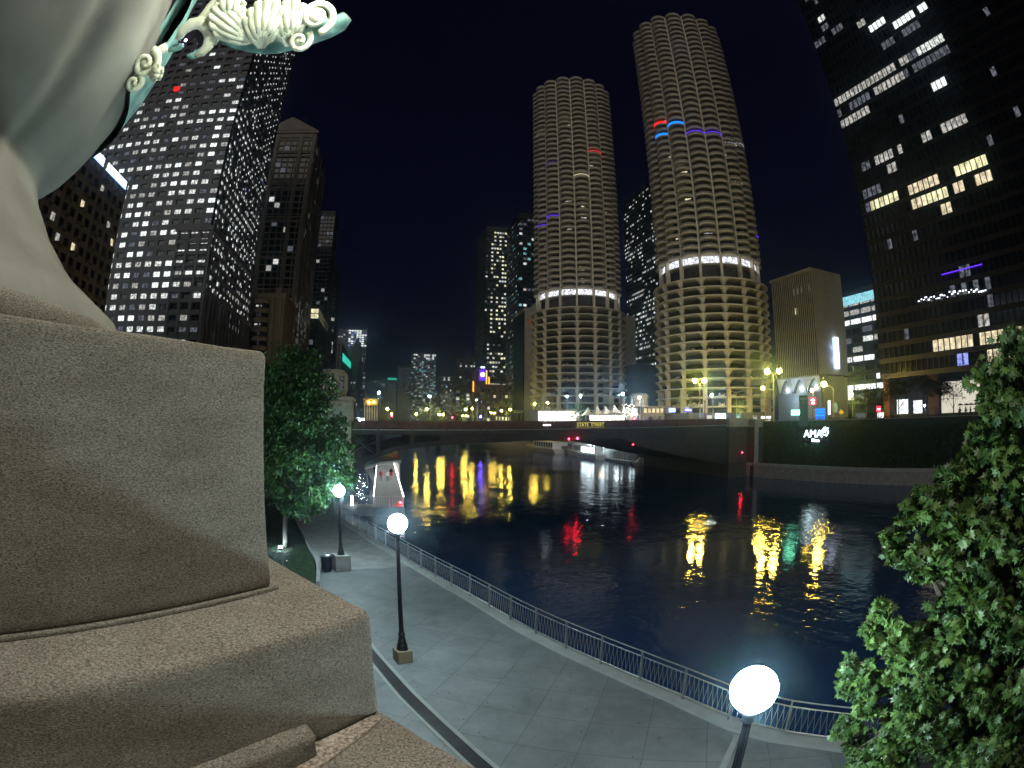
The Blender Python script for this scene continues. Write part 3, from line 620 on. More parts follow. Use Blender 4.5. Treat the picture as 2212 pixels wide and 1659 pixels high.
# ================================================================== BUILDINGS
CAM = Vector((0, 0, 10))
def facade(T, wallmats, x0, x1, y0, y1, z0, z1, faces, bay, flo, pier, span, depth, litf, base=0, pair=False, panes=True, cap=1.2, maxw=100, minang=None, bmat=('win_dim','win_mid','win_white','win_bright','win_warm','win_blue','win_teal','glass_dark','win_yellow'), corner=None):
    """grid facade: recessed core, proud piers and spandrels on the chosen faces, window panes between them"""
    wm, gm_ = wallmats
    W = MB(); W.box(x0+depth, y0+depth, z0, x1-depth, y1-.01, z1-.3)
    W.box(x0, y0, z1-cap, x1, y1, z1)                      # parapet band
    wins = []
    for f in faces:
        if f == 'E': o = Vector((x0, y0)); d = Vector((1, 0)); n = Vector((0, -1)); Lh = x1-x0
        elif f == 'N': o = Vector((x1, y0)); d = Vector((0, 1)); n = Vector((1, 0)); Lh = y1-y0
        else: o = Vector((x0, y0)); d = Vector((0, 1)); n = Vector((-1, 0)); Lh = y1-y0
        nb_ = max(1, round(Lh/bay)); bw = Lh/nb_; nf = int((z1-cap-z0-base)/flo)
        def bx(a, b_, za, zb, dep0, dep1, mi=0):
            p = o + d*a - n*dep0; q = o + d*b_ - n*dep1; W.box(p.x, p.y, za, q.x, q.y, zb, mi)
        for i in range(nb_+1):
            a = max(0, i*bw - pier/2); b_ = min(Lh, i*bw + pier/2); bx(a, b_, z0, z1-cap-.002, .0, depth)
        for k in range(nf+1):
            zc = z0 + base + k*flo; bx(.03, Lh-.03, zc-span/2, zc+span/2, .06, depth)
        if base > 0: pass
        for k in range(nf):
            for i in range(nb_):
                L_ = litf(f, i, k, nb_, nf)
                if L_ is None: continue
                a = i*bw+pier/2; b_ = (i+1)*bw-pier/2; za = z0+base+k*flo+span/2; zb = za+flo-span
                wins.append((f, o, d, n, a, b_, za, zb, L_))
    W.build('wall', wm, T)
    def pane(mb, w_, mi):
        f, o, d, n, a, b_, za, zb, L_ = w_
        segs = [(a+.02, (a+b_)/2-.08), ((a+b_)/2+.08, b_-.02)] if pair else [(a+.02, b_-.02)]
        for s0, s1 in segs:
            p = o + d*s0 - n*(depth-.05); q = o + d*s1 - n*(depth-.05)
            if f in 'E': P_ = [(p.x,p.y,za),(q.x,q.y,za),(q.x,q.y,zb),(p.x,p.y,zb)]
            elif f == 'N': P_ = [(p.x,p.y,za),(q.x,q.y,za),(q.x,q.y,zb),(p.x,p.y,zb)]
            else: P_ = [(q.x,q.y,za),(p.x,p.y,za),(p.x,p.y,zb),(q.x,q.y,zb)]
            mb.add(P_, [(0,1,2,3)], mi)
    names = list(bmat)
    def score(w_):
        f, o, d, n, a, b_, za, zb, L_ = w_
        p = o + d*(a+b_)/2; v = Vector((p.x, p.y, (za+zb)/2)) - CAM; dist = v.length; cs = abs(v.x*n.x+v.y*n.y)/dist
        hidden = minang is not None and math.degrees(math.atan2(v.z, math.hypot(v.x, v.y))) < minang
        return -(cs/dist**2) * (1 if L_ != 7 else .35) * (0 if hidden else 1)
    wins.sort(key=score)
    for w_ in wins[:maxw]:
        mb = MB(); pane(mb, w_, 0); mb.build('window', names[w_[8]], T)
    rest = MB()
    for w_ in wins[maxw:]: pane(rest, w_, w_[8])
    if rest.v:
        o = rest.build('window', names, T); o['kind'] = 'stuff'
    return T
def pick(ws):
    r_ = random.random()*sum(ws.values()); s = 0
    for k, v in ws.items():
        s += v
        if r_ <= s: return k
    return k
rowcache = {}
def rowlit(key, k, ps):
    if (key, k) not in rowcache: rowcache[(key, k)] = random.choice(ps)
    return rowcache[(key, k)]

# -- grey office tower on the left (east and north faces)
T = thing('office_tower', 'grey granite office tower with dense rows of white lit windows behind the urn', 'skyscraper', (-97, 203, 8.8))
DK = {}
def lf(f, i, k, nb_, nf):
    p = rowlit('lb', k, [.92, .9, .88, .85, .25, .94, .9, .5])
    if k > 29: p *= .3
    if k > 33: p *= .3
    if k < 2: p = .2
    if f == 'N': p *= .75
    if f == 'E' and i > nb_-4 and k < 11: p *= .35
    if random.random() < p: return pick({2: 6, 3: 4, 1: 3, 0: 1.4, 5: .07})
    return pick({7: 5, 0: 1.5})
facade(T, ('grey_granite', 'glass_dark'), -135, -64, 170, 238, 8.8, 203, ('E', 'N'), 4.5, 3.85, 1.55, 1.95, .7, lf, pair=True, cap=2.5, minang=8)
# corner bay with its own cornice
cb_ = MB(); cb_.box(-78, 168.6, 8.8, -62.8, 240, 9.5)
for zc in (72, 50): cb_.box(-78.2, 168.4, zc, -62.6, 237.5, zc+1.6)
for xx in (-77.6, -73.2, -68.6, -64.0): cb_.box(xx, 168.9, 9.6, xx+1.0, 169.95, 71.9)
for yy in range(0, 15): cb_.box(-63.95, 170.2+yy*4.6, 9.6, -62.9, 171.1+yy*4.6, 49.9)
for zc in range(14): cb_.box(-77.5, 169.2, 13+4.2*zc, -64.2, 169.95, 14.3+4.2*zc)
cb_.build('corner_bay', 'grey_granite', T)
MB().box(-96.5, 169.7, 134.6, -93.9, 169.95, 136.7).build('window', 'neon_red', T)
# emissive slivers on the upper north face, drawn as glints of window reveals
pl = MB()
for k in range(46):
    for i in range(14):
        if random.random() < .62: y = 172 + i*4.6; z = 50+k*3.4; pl.box(-63.98, y, z, -63.8, y+.45, z+.75)
o = pl.build('window_glint', 'win_white', T); o['kind'] = 'stuff'
# -- hotel with bay windows, far left
T = thing('bay_window_hotel', 'brown hotel with dark bay windows and a blue-white light strip along its roof', 'building', (-85, 70, 8.8))
def lf(f, i, k, nb_, nf): return pick({7: 60, 4: 2, 1: 3, 2: 1})
facade(T, ('brown_stone', 'glass_dark'), -110, -67, 28, 108.5, 8.8, 63, ('N',), 3.4, 3.1, 1.3, 1.35, .5, lf, cap=2.0, minang=6)
bw_ = MB()
for i in range(0, 24, 2):
    for k in range(16):
        y = 29.5 + i*3.37; z = 12.4 + k*3.1; bw_.lathe([(1.25, -.55), (1.3, .05), (1.1, .12)], (-67.05, y+.2), 8, a0=-math.pi/2, a1=math.pi/2, z=z)
o = bw_.build('bay_sill', 'brown_stone', T); o['kind'] = 'stuff'
for j in range(6): MB().box(-66.95, 30+j*13.2, 61.3, -66.6, 40.8+j*13.2, 62.7).build('roof_light_strip', 'led_white', T)
for j in range(6): MB().box(-66.93, 29.6+j*13.2, 60.9, -66.7, 41.2+j*13.2, 61.2).build('roof_light_strip', 'strip_blue', T)
# -- small beige hotel with rounded balconies
T = thing('balcony_hotel', 'narrow beige block with stacked dark rounded balconies', 'building', (-56, 246, 8.8))
W = MB(); W.box(-66, 242, 8.8, -48, 270, 66); W.box(-66.5, 241.6, 64.5, -47.6, 270, 66.8); W.box(-50.6, 241.2, 8.8, -49.4, 242, 64.4); W.box(-54.6, 240.9, 8.8, -52.8, 242, 64.4); W.box(-65.9, 240.9, 8.8, -64.3, 242, 64.4)
W.box(-53.8, 246, 66.9, -50.8, 258, 70.5)
W.build('wall', 'beige_stone', T)
for k in range(12):
    z = 11.5+k*4.35
    if z > 62: continue
    MB().lathe([(3.9, 0), (3.9, .0), (3.9, 2.0), (.1, 2.0)], (-59.5, 242.6), 16, a0=-math.pi, a1=0, z=z+.01).build('balcony', 'glass_hotel', T)
    s_ = MB(); s_.lathe([(.1, 0), (4.25, 0), (4.35, .3), (4.35, 1.9), (4.1, 2.0), (.1, 2.02)], (-59.5, 242.7), 16, a0=-math.pi, a1=0, z=z+2.0); s_.build('parapet', 'beige_stone', T)
    if k in (1, 5, 9, 11): MB().box(-61.5, 238.75, z+.3, -58.6, 238.85, z+1.1).build('window', 'win_mid', T)
# -- tall stone tower with gable
T = thing('gabled_tower', 'tall grey stone skyscraper with a triangular gable roof', 'skyscraper', (-76, 355, 8.8))
def lf(f, i, k, nb_, nf):
    if f == 'E': return pick({7: 40, 0: 2, 2: 1.2, 1: 1.5}) if k > 14 else pick({7: 9, 0: 2, 2: 2.5, 1: 3})
    return pick({7: 20, 0: 1, 1: .8}) if k > 18 else pick({7: 8, 1: 3, 2: 2})
facade(T, ('white_granite', 'glass_dark'), -96, -57.2, 320, 392, 8.8, 199, ('E', 'N'), 4.3, 4.3, .75, .75, .8, lf, cap=3.2, minang=3)
W = MB()
for zc in (60, 84, 108, 132, 156, 180): W.box(-96.3, 319.5, zc, -56.9, 393, zc+1.1); W.box(-96.3, 319.5, zc+3.2, -56.9, 393, zc+4.2)
for xx in (-96.2, -85.6, -68.4, -59.4): W.box(xx, 319.3, 8.8, xx+2.4, 320.2, 198)
for yy in (322, 340, 358, 376, 389): W.box(-57.3, yy, 8.8, -56.4, yy+2.2, 198)
W.xz([(-97.4, 199), (-56, 199), (-56, 200.6), (-76.7, 212.5), (-97.4, 200.6)], 319, 322.0)
W.xz([(-92.5, 201.2), (-61, 201.2), (-76.7, 210.2)], 318.6, 318.98)
W.box(-94, 322.2, 199.05, -60, 390, 200.5)
W.build('roof', 'white_granite', T)
# -- generic smaller towers
def plain_tower(name, label, x0, x1, y0, y1, z1, wm, faces, bay, flo, pier, span, litf, cap=1.5, maxw=60, cat='building', pair=False, depth=.4, minang=1):
    T = thing(name, label, cat, ((x0+x1)/2, (y0+y1)/2, 8.8))
    facade(T, (wm, 'glass_dark'), x0, x1, y0, y1, 8.8, z1, faces, bay, flo, pier, span, depth, litf, cap=cap, maxw=maxw, pair=pair, minang=minang); return T
def L(ws, hi=None):
    return lambda f, i, k, nb_, nf: pick(hi[1]) if (hi and hi[0](f, i, k, nb_, nf)) else pick(ws)
T = plain_tower('glass_block', 'curved black glass block with a lit top storey, right of the gabled tower', -58.5, -51.6, 402, 476, 96, 'black_facade', ('E', 'N'), 3.4, 4.0, .25, .5, L({7: 40, 0: 2, 1: 1.2}, (lambda f, i, k, nb_, nf: k >= nf-2, {8: 3, 4: 1, 1: 1})))
plain_tower('slim_tower', 'slim black tower with a few lit rooms beyond the gabled tower', -69, -54.6, 482, 520, 206, 'dim_facade', ('E', 'N'), 3.6, 4.0, .6, 1.0, L({7: 30, 0: 2, 1: 1.4, 4: .6}), cat='skyscraper')
plain_tower('stepped_tower', 'lower dark setback block beside the slim black tower', -66, -50.5, 521, 548, 158, 'dim_facade', ('E', 'N'), 3.6, 4.0, .6, 1.0, L({7: 30, 0: 2, 1: 1.4}), cat='skyscraper')
plain_tower('beige_block', 'beige stone block with a thin column of lit windows on the south bank', -70, -52, 484, 580, 94, 'beige_stone', ('E', 'N'), 5.5, 4.2, 3.6, 2.4, L({7: 16, 2: 1}))
T = plain_tower('green_lit_block', 'tan stone block with a glowing green strip of upper windows', -59, -52.2, 652, 862, 103, 'beige_stone', ('E', 'N'), 6.5, 4.2, 4.6, 2.4, L({7: 10, 2: 2}))
for j in range(6): MB().box(-52.0, 668+j*30, 82+j*1.2, -51.7, 692+j*30, 92+j*1.2).build('window', 'neon_teal', T)
plain_tower('corner_block', 'plain tan block at the end of the south bank row', -54, -40, 872, 930, 108, 'beige_stone', ('E', 'N'), 5.5, 4.4, 3.0, 2.0, L({7: 14, 2: 1}))
T = plain_tower('lit_top_tower', 'broad dark tower with blue-white rows of lights across its top', -89, -33, 1000, 1050, 180, 'dim_facade', ('E',), 5.0, 4.0, .8, 1.2, L({7: 30, 0: 3, 1: 2}, (lambda f, i, k, nb_, nf: k >= nf-8 and i > 3, {3: 4, 0: 2, 5: .6, 7: 1})), cat='skyscraper')
W = MB(); T = thing('spired_tower', 'brown art deco tower with a stepped pointed crown', 'building', (-45, 905, 8.8)); W.box(-53.5, 900, 8.8, -37.5, 930, 132); W.box(-51, 903, 132, -40, 927, 139); W.xz([(-50, 139), (-41, 139), (-43, 144), (-45.5, 149), (-48, 144)], 906, 924)
for i in range(5): W.box(-52.9+i*3.7, 899.2, 8.8, -51.9+i*3.7, 900, 131)
W.build('wall', 'brown_stone', T)
for k in range(7): MB().box(-46.4, 899.5, 30+k*14, -45.2, 899.8, 32+k*14).build('window', 'win_dim', T)
# -- far skyline beyond the river bend
T = plain_tower('far_tower', 'distant grey tower with a green lit crown', 14.5, 38.5, 1450, 1480, 118, 'dim_facade', ('E',), 3.5, 3.6, 1.5, 1.4, L({7: 10, 0: 6, 1: .5}), group if False else 1.5)
MB().box(14, 1448, 117, 39, 1449, 122).build('roof_light', 'neon_teal', T)
plain_tower('far_tower', 'distant flat grey residential tower with small dim windows', 43, 79.5, 1500, 1530, 161, 'dim_facade', ('E',), 3.6, 3.6, 1.3, 1.3, L({7: 5, 0: 6, 1: .12}))
plain_tower('far_tower', 'distant black tower with scattered bright windows and a lit crown', 70, 131, 1300, 1340, 174, 'black_facade', ('E',), 5, 4.4, .8, 1.2, L({7: 14, 1: 1.6, 2: 1, 6: 1, 0: 3}, (lambda f, i, k, nb_, nf: k >= nf-3, {3: 4, 1: 2, 7: 5})), maxw=80)
plain_tower('far_tower', 'distant dark block between the black tower and the brick building', 100, 134, 900, 930, 86, 'dim_facade', ('E',), 3.6, 3.6, .8, 1.2, L({7: 14, 1: 1.4, 2: .8, 0: 2}))
plain_tower('far_tower', 'distant pale stone block with a row of lights near its roof', 102, 124, 700, 730, 93, 'dim_facade', ('E', 'S'), 3.6, 3.8, 1.4, 1.6, L({7: 12, 2: .8, 0: 2}, (lambda f, i, k, nb_, nf: k == nf-2, {2: 3, 7: 2})))
plain_tower('far_tower', 'low modern block with a thin teal roof line by the brick building', 84, 104, 600, 640, 50, 'dim_facade', ('E', 'S'), 4.2, 4.0, .5, 1.2, L({7: 10, 2: 1.2, 0: 2}))
plain_tower('far_tower', 'small distant block just right of the lit-crown tower', 97, 112, 1100, 1130, 80, 'dim_facade', ('E',), 3.6, 3.6, .8, 1.2, L({7: 10, 1: 1.5, 0: 2}))
plain_tower('far_tower', 'thin distant block low beside the grey residential tower', 88, 101, 1050, 1080, 60, 'dim_facade', ('E',), 3.6, 3.6, .8, 1.2, L({7: 10, 1: 1.5, 0: 2}))
T = plain_tower('brick_building', 'red brick warehouse block below the clock tower', 70, 105, 376, 412, 36.5, 'red_brick', ('E', 'S'), 4.6, 4.2, 2.6, 2.2, L({7: 12, 2: 1.2, 4: 1}), maxw=80)
for j in range(6): MB().box(82+j*2.2, 375.7, 10.5, 83.6+j*2.2, 375.9, 13.0).build('window', 'win_yellow', T)
T = thing('clock_tower', 'brick tower with a purple panel and orange glowing sides', 'tower', (75, 403, 8.8))
W = MB(); W.box(69.8, 398, 8.8, 79.4, 410, 49.5); W.box(79.4, 399, 8.8, 82.4, 410, 44); W.box(68.2, 400, 8.8, 69.8, 410, 41); W.build('wall', 'red_brick', T)
MB().box(73.2, 397.4, 40.6, 78.6, 397.9, 49.2).build('panel', 'purple_panel', T)
lg = MB(); c_ = Vector((75.9, 397.2, 45.2))
for k in range(4):
    a = math.pi/4 + k*math.pi/2; c2_ = c_ + Vector((math.cos(a), 0, math.sin(a)))*.8
    lg.path([tuple(c2_ + Vector((math.cos(a + t_), 0, math.sin(a + t_)))*.95) for t_ in [-2.2+4.4*j/10 for j in range(11)]], .2, 6)
lg.tube((c_.x-.8, c_.y, c_.z), (c_.x+.8, c_.y, c_.z), .17); lg.tube((c_.x, c_.y, c_.z-.8), (c_.x, c_.y, c_.z+.8), .17)
lg.build('emblem', 'purple_logo', T); MB().box(74.4, 397.3, 50.2, 77.6, 397.8, 51.4).build('roof_light', 'led_white', T)
for xx, za, zb in ((78.7, 38, 48.5), (80.6, 37, 43.6), (68.5, 32, 40)): MB().box(xx, 397.4, za, xx+.8, 397.9, zb).build('glowing_pier', 'orange_glow', T)  # emissive boxes: the orange floodlighting is put into their material
T = plain_tower('lit_office_tower', 'tall dark tower with many yellow-white windows near the river bend', 81, 104, 420, 461, 174.5, 'black_facade', ('E', 'S'), 2.4, 3.6, .6, 2.0, lambda f, i, k, nb_, nf: (pick({8: 6, 2: 5, 1: 2, 7: 3}) if (f == 'E' and i > 1 and k not in (9, 10, 18, 19, 29, 30) and random.random() < rowlit('330', k, [.75, .8, .45, .6, .3])) else (pick({7: 12, 2: 1.1, 0: 1}) if f == 'S' or k not in (9, 18) else 7)), maxw=100, cat='skyscraper')
plain_tower('dark_office_tower', 'black tower with bluish scattered windows between the lit tower and the round towers', 91.4, 116, 350, 388, 160, 'black_facade', ('E', 'S'), 3.0, 3.8, .8, 2.0, L({7: 16, 2: 1.6, 6: 1.2, 0: 4, 1: 1}), maxw=100, cat='skyscraper')
T = thing('slab_hotel', 'pale blank slab building with a dark side and red letter, behind the round towers', 'building', (110, 300, 8.8))
W = MB(); W.box(79.5, 290, 8.8, 150.6, 306, 75); W.xz([(78.5, 75), (93, 75), (91, 79.4), (87, 79.4), (84.2, 75.8)], 291, 305); W.build('wall', 'hotel_concrete', T)
MB().box(78.8, 289.9, 8.8, 79.45, 314, 73).build('side_wall', 'black_facade', T); MB().box(78.9, 306.1, 8.8, 100, 314, 75).build('rear_wing', 'hotel_concrete', T)
text('W', 5.2, 'light_red_letter', T, (83.6, 289.8, 66.5), (1, 0, 0), (0, 0, 1), .1)
cn_ = MB()
for i in range(9): cn_.box(76.6-i*1.9, 288-.3*i, 8.8, 77.2-i*1.9, 289.2-.3*i, 14.8)
cn_.box(60, 285, 14.8, 79, 292, 16.2); tag(cn_.build('colonnade', 'beige_stone'), 'low columned arcade lit yellow at the foot of the pale slab', 'colonnade')
plain_tower('glass_office_tower', 'dark glass tower with slanting rows of white windows between the round towers', 200, 232, 330, 400, 203, 'black_facade', ('S',), 2.2, 3.6, .35, 1.9, lambda f, i, k, nb_, nf: (pick({2: 4, 3: 2, 1: 2, 7: 2}) if random.random() < rowlit('tb', k*3+i//9, [.8, .1, .05, .45, .15, .6, .1]) else 7), maxw=100, cat='skyscraper')
# curved theatre roof
T = thing('theatre', 'low theatre with a dark curved saddle roof between the round towers', 'building', (122, 236, 8.8))
MB().lathe([(14, 0), (15, 10), (15.4, 18), (13.6, 23), (9.5, 26.5), (4, 28), (.1, 28.4)], (118, 222), 40, z=8.8).build('roof', 'dim_facade', T, True)
# -- hotel with fins and vertical sign
T = thing('fin_hotel', 'concrete hotel with thin vertical fins, one blank wall and an arched lit podium', 'building', (150, 140, 8.8))
W = MB(); W.box(140.6, 128, 25.4, 157.6, 151.5, 63.3); W.box(142.8, 130, 8.8, 157, 152, 25.4); W.build('wall', 'hotel_concrete', T)
fn = MB()
for i in range(22): y = 128.1 + i*1.07; fn.box(140.2, y, 25.4, 140.55, y+.40, 62.2)
fn.box(139.65, 128.0, 62.3, 140.58, 151.5, 63.3); fn.box(139.65, 128, 24.9, 140.58, 151.5, 25.4); fn.build('fins', 'hotel_concrete', T)
MB().box(140.56, 128.02, 25.45, 140.59, 151.4, 62.2).build('fin_shade_sheet', 'shade_black', T)  # black sheet added so the gaps between the fins look shaded
gp = MB()
for k in range(10):
    for i in range(32):
        y = 128.45+i*.71; z = 26.3+k*3.6
        gp.add([(140.54, y+.4, z), (140.54, y, z), (140.54, y, z+2.4), (140.54, y+.4, z+2.4)], [(0,1,2,3)], 1 if (k == 8 and i < 18 and random.random() < .6) else (2 if (k == 6 and i in (12, 13, 14)) else 0))
o = gp.build('window', ['glass_dark', 'win_dim', 'win_warm'], T); o['kind'] = 'stuff'
# podium vaults
def vault(cy_, w_, x_):
    mb = MB(); n_ = 16; z0_, z1_ = 19.6, 25.35
    arch = []
    for j in range(n_+1):
        f = -1 + 2*j/n_; arch.append((f*w_/2*.92, z0_ + (z1_-z0_-.9)*(1-abs(f)**1.7)))
    tops = [(-w_/2 + w_*j/n_, z1_) for j in range(n_+1)]
    vs = [(x_-.25, cy_+a, z) for a, z in tops] + [(x_+.9, cy_+a, z) for a, z in arch]
    mb.add(vs, [(j, j+1, n_+1+j+1, n_+1+j) for j in range(n_)])
    k0 = n_+1
    vs = [(x_+.9, cy_+a, z) for a, z in arch] + [(x_+2.8, cy_+a*.9, z-.25) for a, z in arch]
    mb.add(vs, [(j, j+1, k0+j+1, k0+j) for j in range(n_)], 1)
    return mb.build('arch', ['white_paint', 'concrete_dark'], T, True)
for c_y in (131.9, 139.6, 147.3):
    vault(c_y, 7.8, 140.6); bb = MB(); bb.sphere((142.35, c_y, 21.0), .22, 8); bb.build('arch_lamp', 'vault_light', T)
plight('podium_wall_fill', (136.5, 140, 17.5), 1500, (.62, .80, 1), .5)  # unseen point light added to brighten the podium wall
MB().box(141.4, 128.2, 8.8, 142.7, 151.5, 19.5).build('podium_wall', 'concrete_mid', T); MB().box(142.9, 128.3, 8.8, 157.4, 129.8, 24.8).build('podium_side', 'hotel_concrete', T)
S = thing('hotel_sign', 'tall white illuminated vertical sign on the blank hotel wall', 'sign', (150.4, 127.3, 33)); 
MB().box(149.45, 126.9, 27.6, 151.35, 127.5, 38.8).build('box', 'sign_white', S)
MB().box(148.9, 127.55, 27.8, 149.2, 127.85, 38.6).build('side_glow', 'strip_blue', S)
plight('sign_fill', (148.3, 127.2, 35), 90, (.35, .5, 1), .6); plight('sign_fill', (148.5, 127.2, 30.5), 90, (.35, .5, 1), .6)  # added point lights spread the sign's blue over the wall
for k, ch in enumerate('CHICAGO'): text(ch, 1.55, 'iron_black', S, (150.4, 126.86, 35.2-k*1.18), (1, 0, 0), (0, 0, 1), .02, bold=.03)
dm_ = MB()
for sx in (-.42, .42):
    for sz in (-.5, .5): MB().box(150.4+sx-.15, 126.84, 37.2+sz-.15, 150.4+sx+.15, 126.88, 37.2+sz+.15).build('emblem_dot', 'iron_black', S)
# -- teal-topped block
T = thing('teal_top_block', 'grey office block with a cyan lit top storey between the hotel and the black tower', 'building', (215, 152, 8.8))
def lf(f, i, k, nb_, nf):
    if k >= nf-2: return 1
    if k in (3, 10): return 3
    return pick({7: 6, 0: 3, 1: 3, 2: 2.4, 3: .8})
facade(T, ('grey_granite', 'glass_dark'), 200, 240, 138, 166, 8.8, 69, ('S',), 6.5, 4.3, .5, 1.9, .5, lf, cap=1.4)
MB().box(199.6, 138.2, 62.2, 199.9, 165.8, 66.2).build('roof_light', 'cyan_band', T)
# -- black tower on the right
T = thing('black_tower', 'huge black steel and glass tower with scattered lit office rows, right edge', 'skyscraper', (122, 30, 8.8))
SEG = [(64.1,68.2,117.6,2),(45.3,52.3,101.1,3),(32.1,44.9,100.9,3),(59.8,72.2,110.9,0),(52.0,55.5,105.0,1),(46.0,50.6,97.2,0),(37.0,44.7,97.5,0),(62.7,67.3,114.6,0),(59.0,71.9,90.3,1),(45.0,58.5,90.6,1),(31.5,41.9,90.7,2),(59.4,72.1,86.9,0),(47.1,58.3,87.0,1),(32.8,44.8,87.6,0),(60.9,71.9,83.2,1),(45.3,48.8,84.0,0),(31.7,44.8,84.0,0),(36.4,40.5,80.2,3),(45.7,48.8,68.4,1),(34.6,42.2,68.7,1),(58.9,64.2,68.5,1),(54.0,58.5,68.4,1),(59.2,62.1,65.1,1),(66.2,69.6,67.9,0),(33.1,43.3,57.9,8),(47.1,56.6,57.9,4),(40.6,44.0,54.6,4),(32.8,38.0,54.4,4),(65.1,70.6,61.2,0),(60.8,70.2,57.8,8),(54.3,57.4,54.4,4),(45.2,53.9,54.4,8),(45.5,48.6,51.1,4)]
Fh = 3.42; Z0 = 18.9
lits = {}
for y0_, y1_, zc, c_ in SEG:
    k = round((zc - Z0 - Fh/2)/Fh); lits.setdefault(k, []).append((y0_, y1_, c_))
Yn, Yf = -12.0, 72.6; nbl = round((Yf-Yn)/1.57); bwl = (Yf-Yn)/nbl
BR = [(46.6,56.7,1,4),(41.0,44.4,2,1),(40.0,44.1,1,4),(34.0,39.6,1,4),(36.0,43.0,0,4),(28,35,0,4),(47,50,0,5)]
def lf(f, i, k, nb_, nf):
    y = Yn + (i+.5)*bwl
    for a, b_, kk, c_ in BR:
        if kk == k and a <= y <= b_: return c_
    for a, b_, c_ in lits.get(k, []):
        if a <= y <= b_: return c_ if random.random() > .06 else 7
    if k in (4, 5) and 40 < y < 60 and random.random() < .35: return pick({0: 3, 7: 2})
    return 7 if random.random() > .012 else 0
facade(T, ('black_facade', 'glass_dark'), 102, 140, Yn, Yf, Z0, 212, ('S', 'E'), 1.57, Fh, .16, 1.05, .35, lf, cap=2, maxw=100)
W = MB()
W.box(103, Yn+1, 8.8, 139, Yf-1, 10.4); W.box(108, Yn+5, 10.4, 134, 44, Z0-.02)
W.build('lobby_core', 'concrete_dark', T)
MB().box(106, 45.2, 10.3, 106.4, 57.3, 16.8).build('lobby_wall', 'win_cream', T); MB().box(106, 28.5, 10.3, 106.4, 43.4, 16.8).build('lobby_wall', 'win_cream', T)
MB().box(106, 63.0, 10.6, 106.3, 65.4, 13.4).build('lobby_window', 'win_bright', T); MB().box(106, 67.2, 10.6, 106.3, 70.4, 13.8).build('lobby_window', 'win_bright', T)
for y in (70.9, 57.9, 44.1, 30.3, 16.5, 2.7):
    MB().box(102.1, y-.9, 8.8, 104.1, y+.9, Z0-.01).build('column', 'red_brick', T)
rf = MB()  # emissive slips painted on as reflections of other lights in the glass
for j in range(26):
    y = 41 + j*.72; z = 33.0 + .055*j*(1 if j < 14 else .6) + random.uniform(-.35, .35); rf.box(101.62, y, z, 101.68, y+random.uniform(.3, .8), z+random.uniform(.12, .38)); rf.build('painted_reflection', 'led_white', T); rf = MB()
MB().box(101.62, 41, 37.9, 101.68, 52, 38.1).build('painted_reflection_violet', 'neon_violet', T)  # same painted reflection, in violet

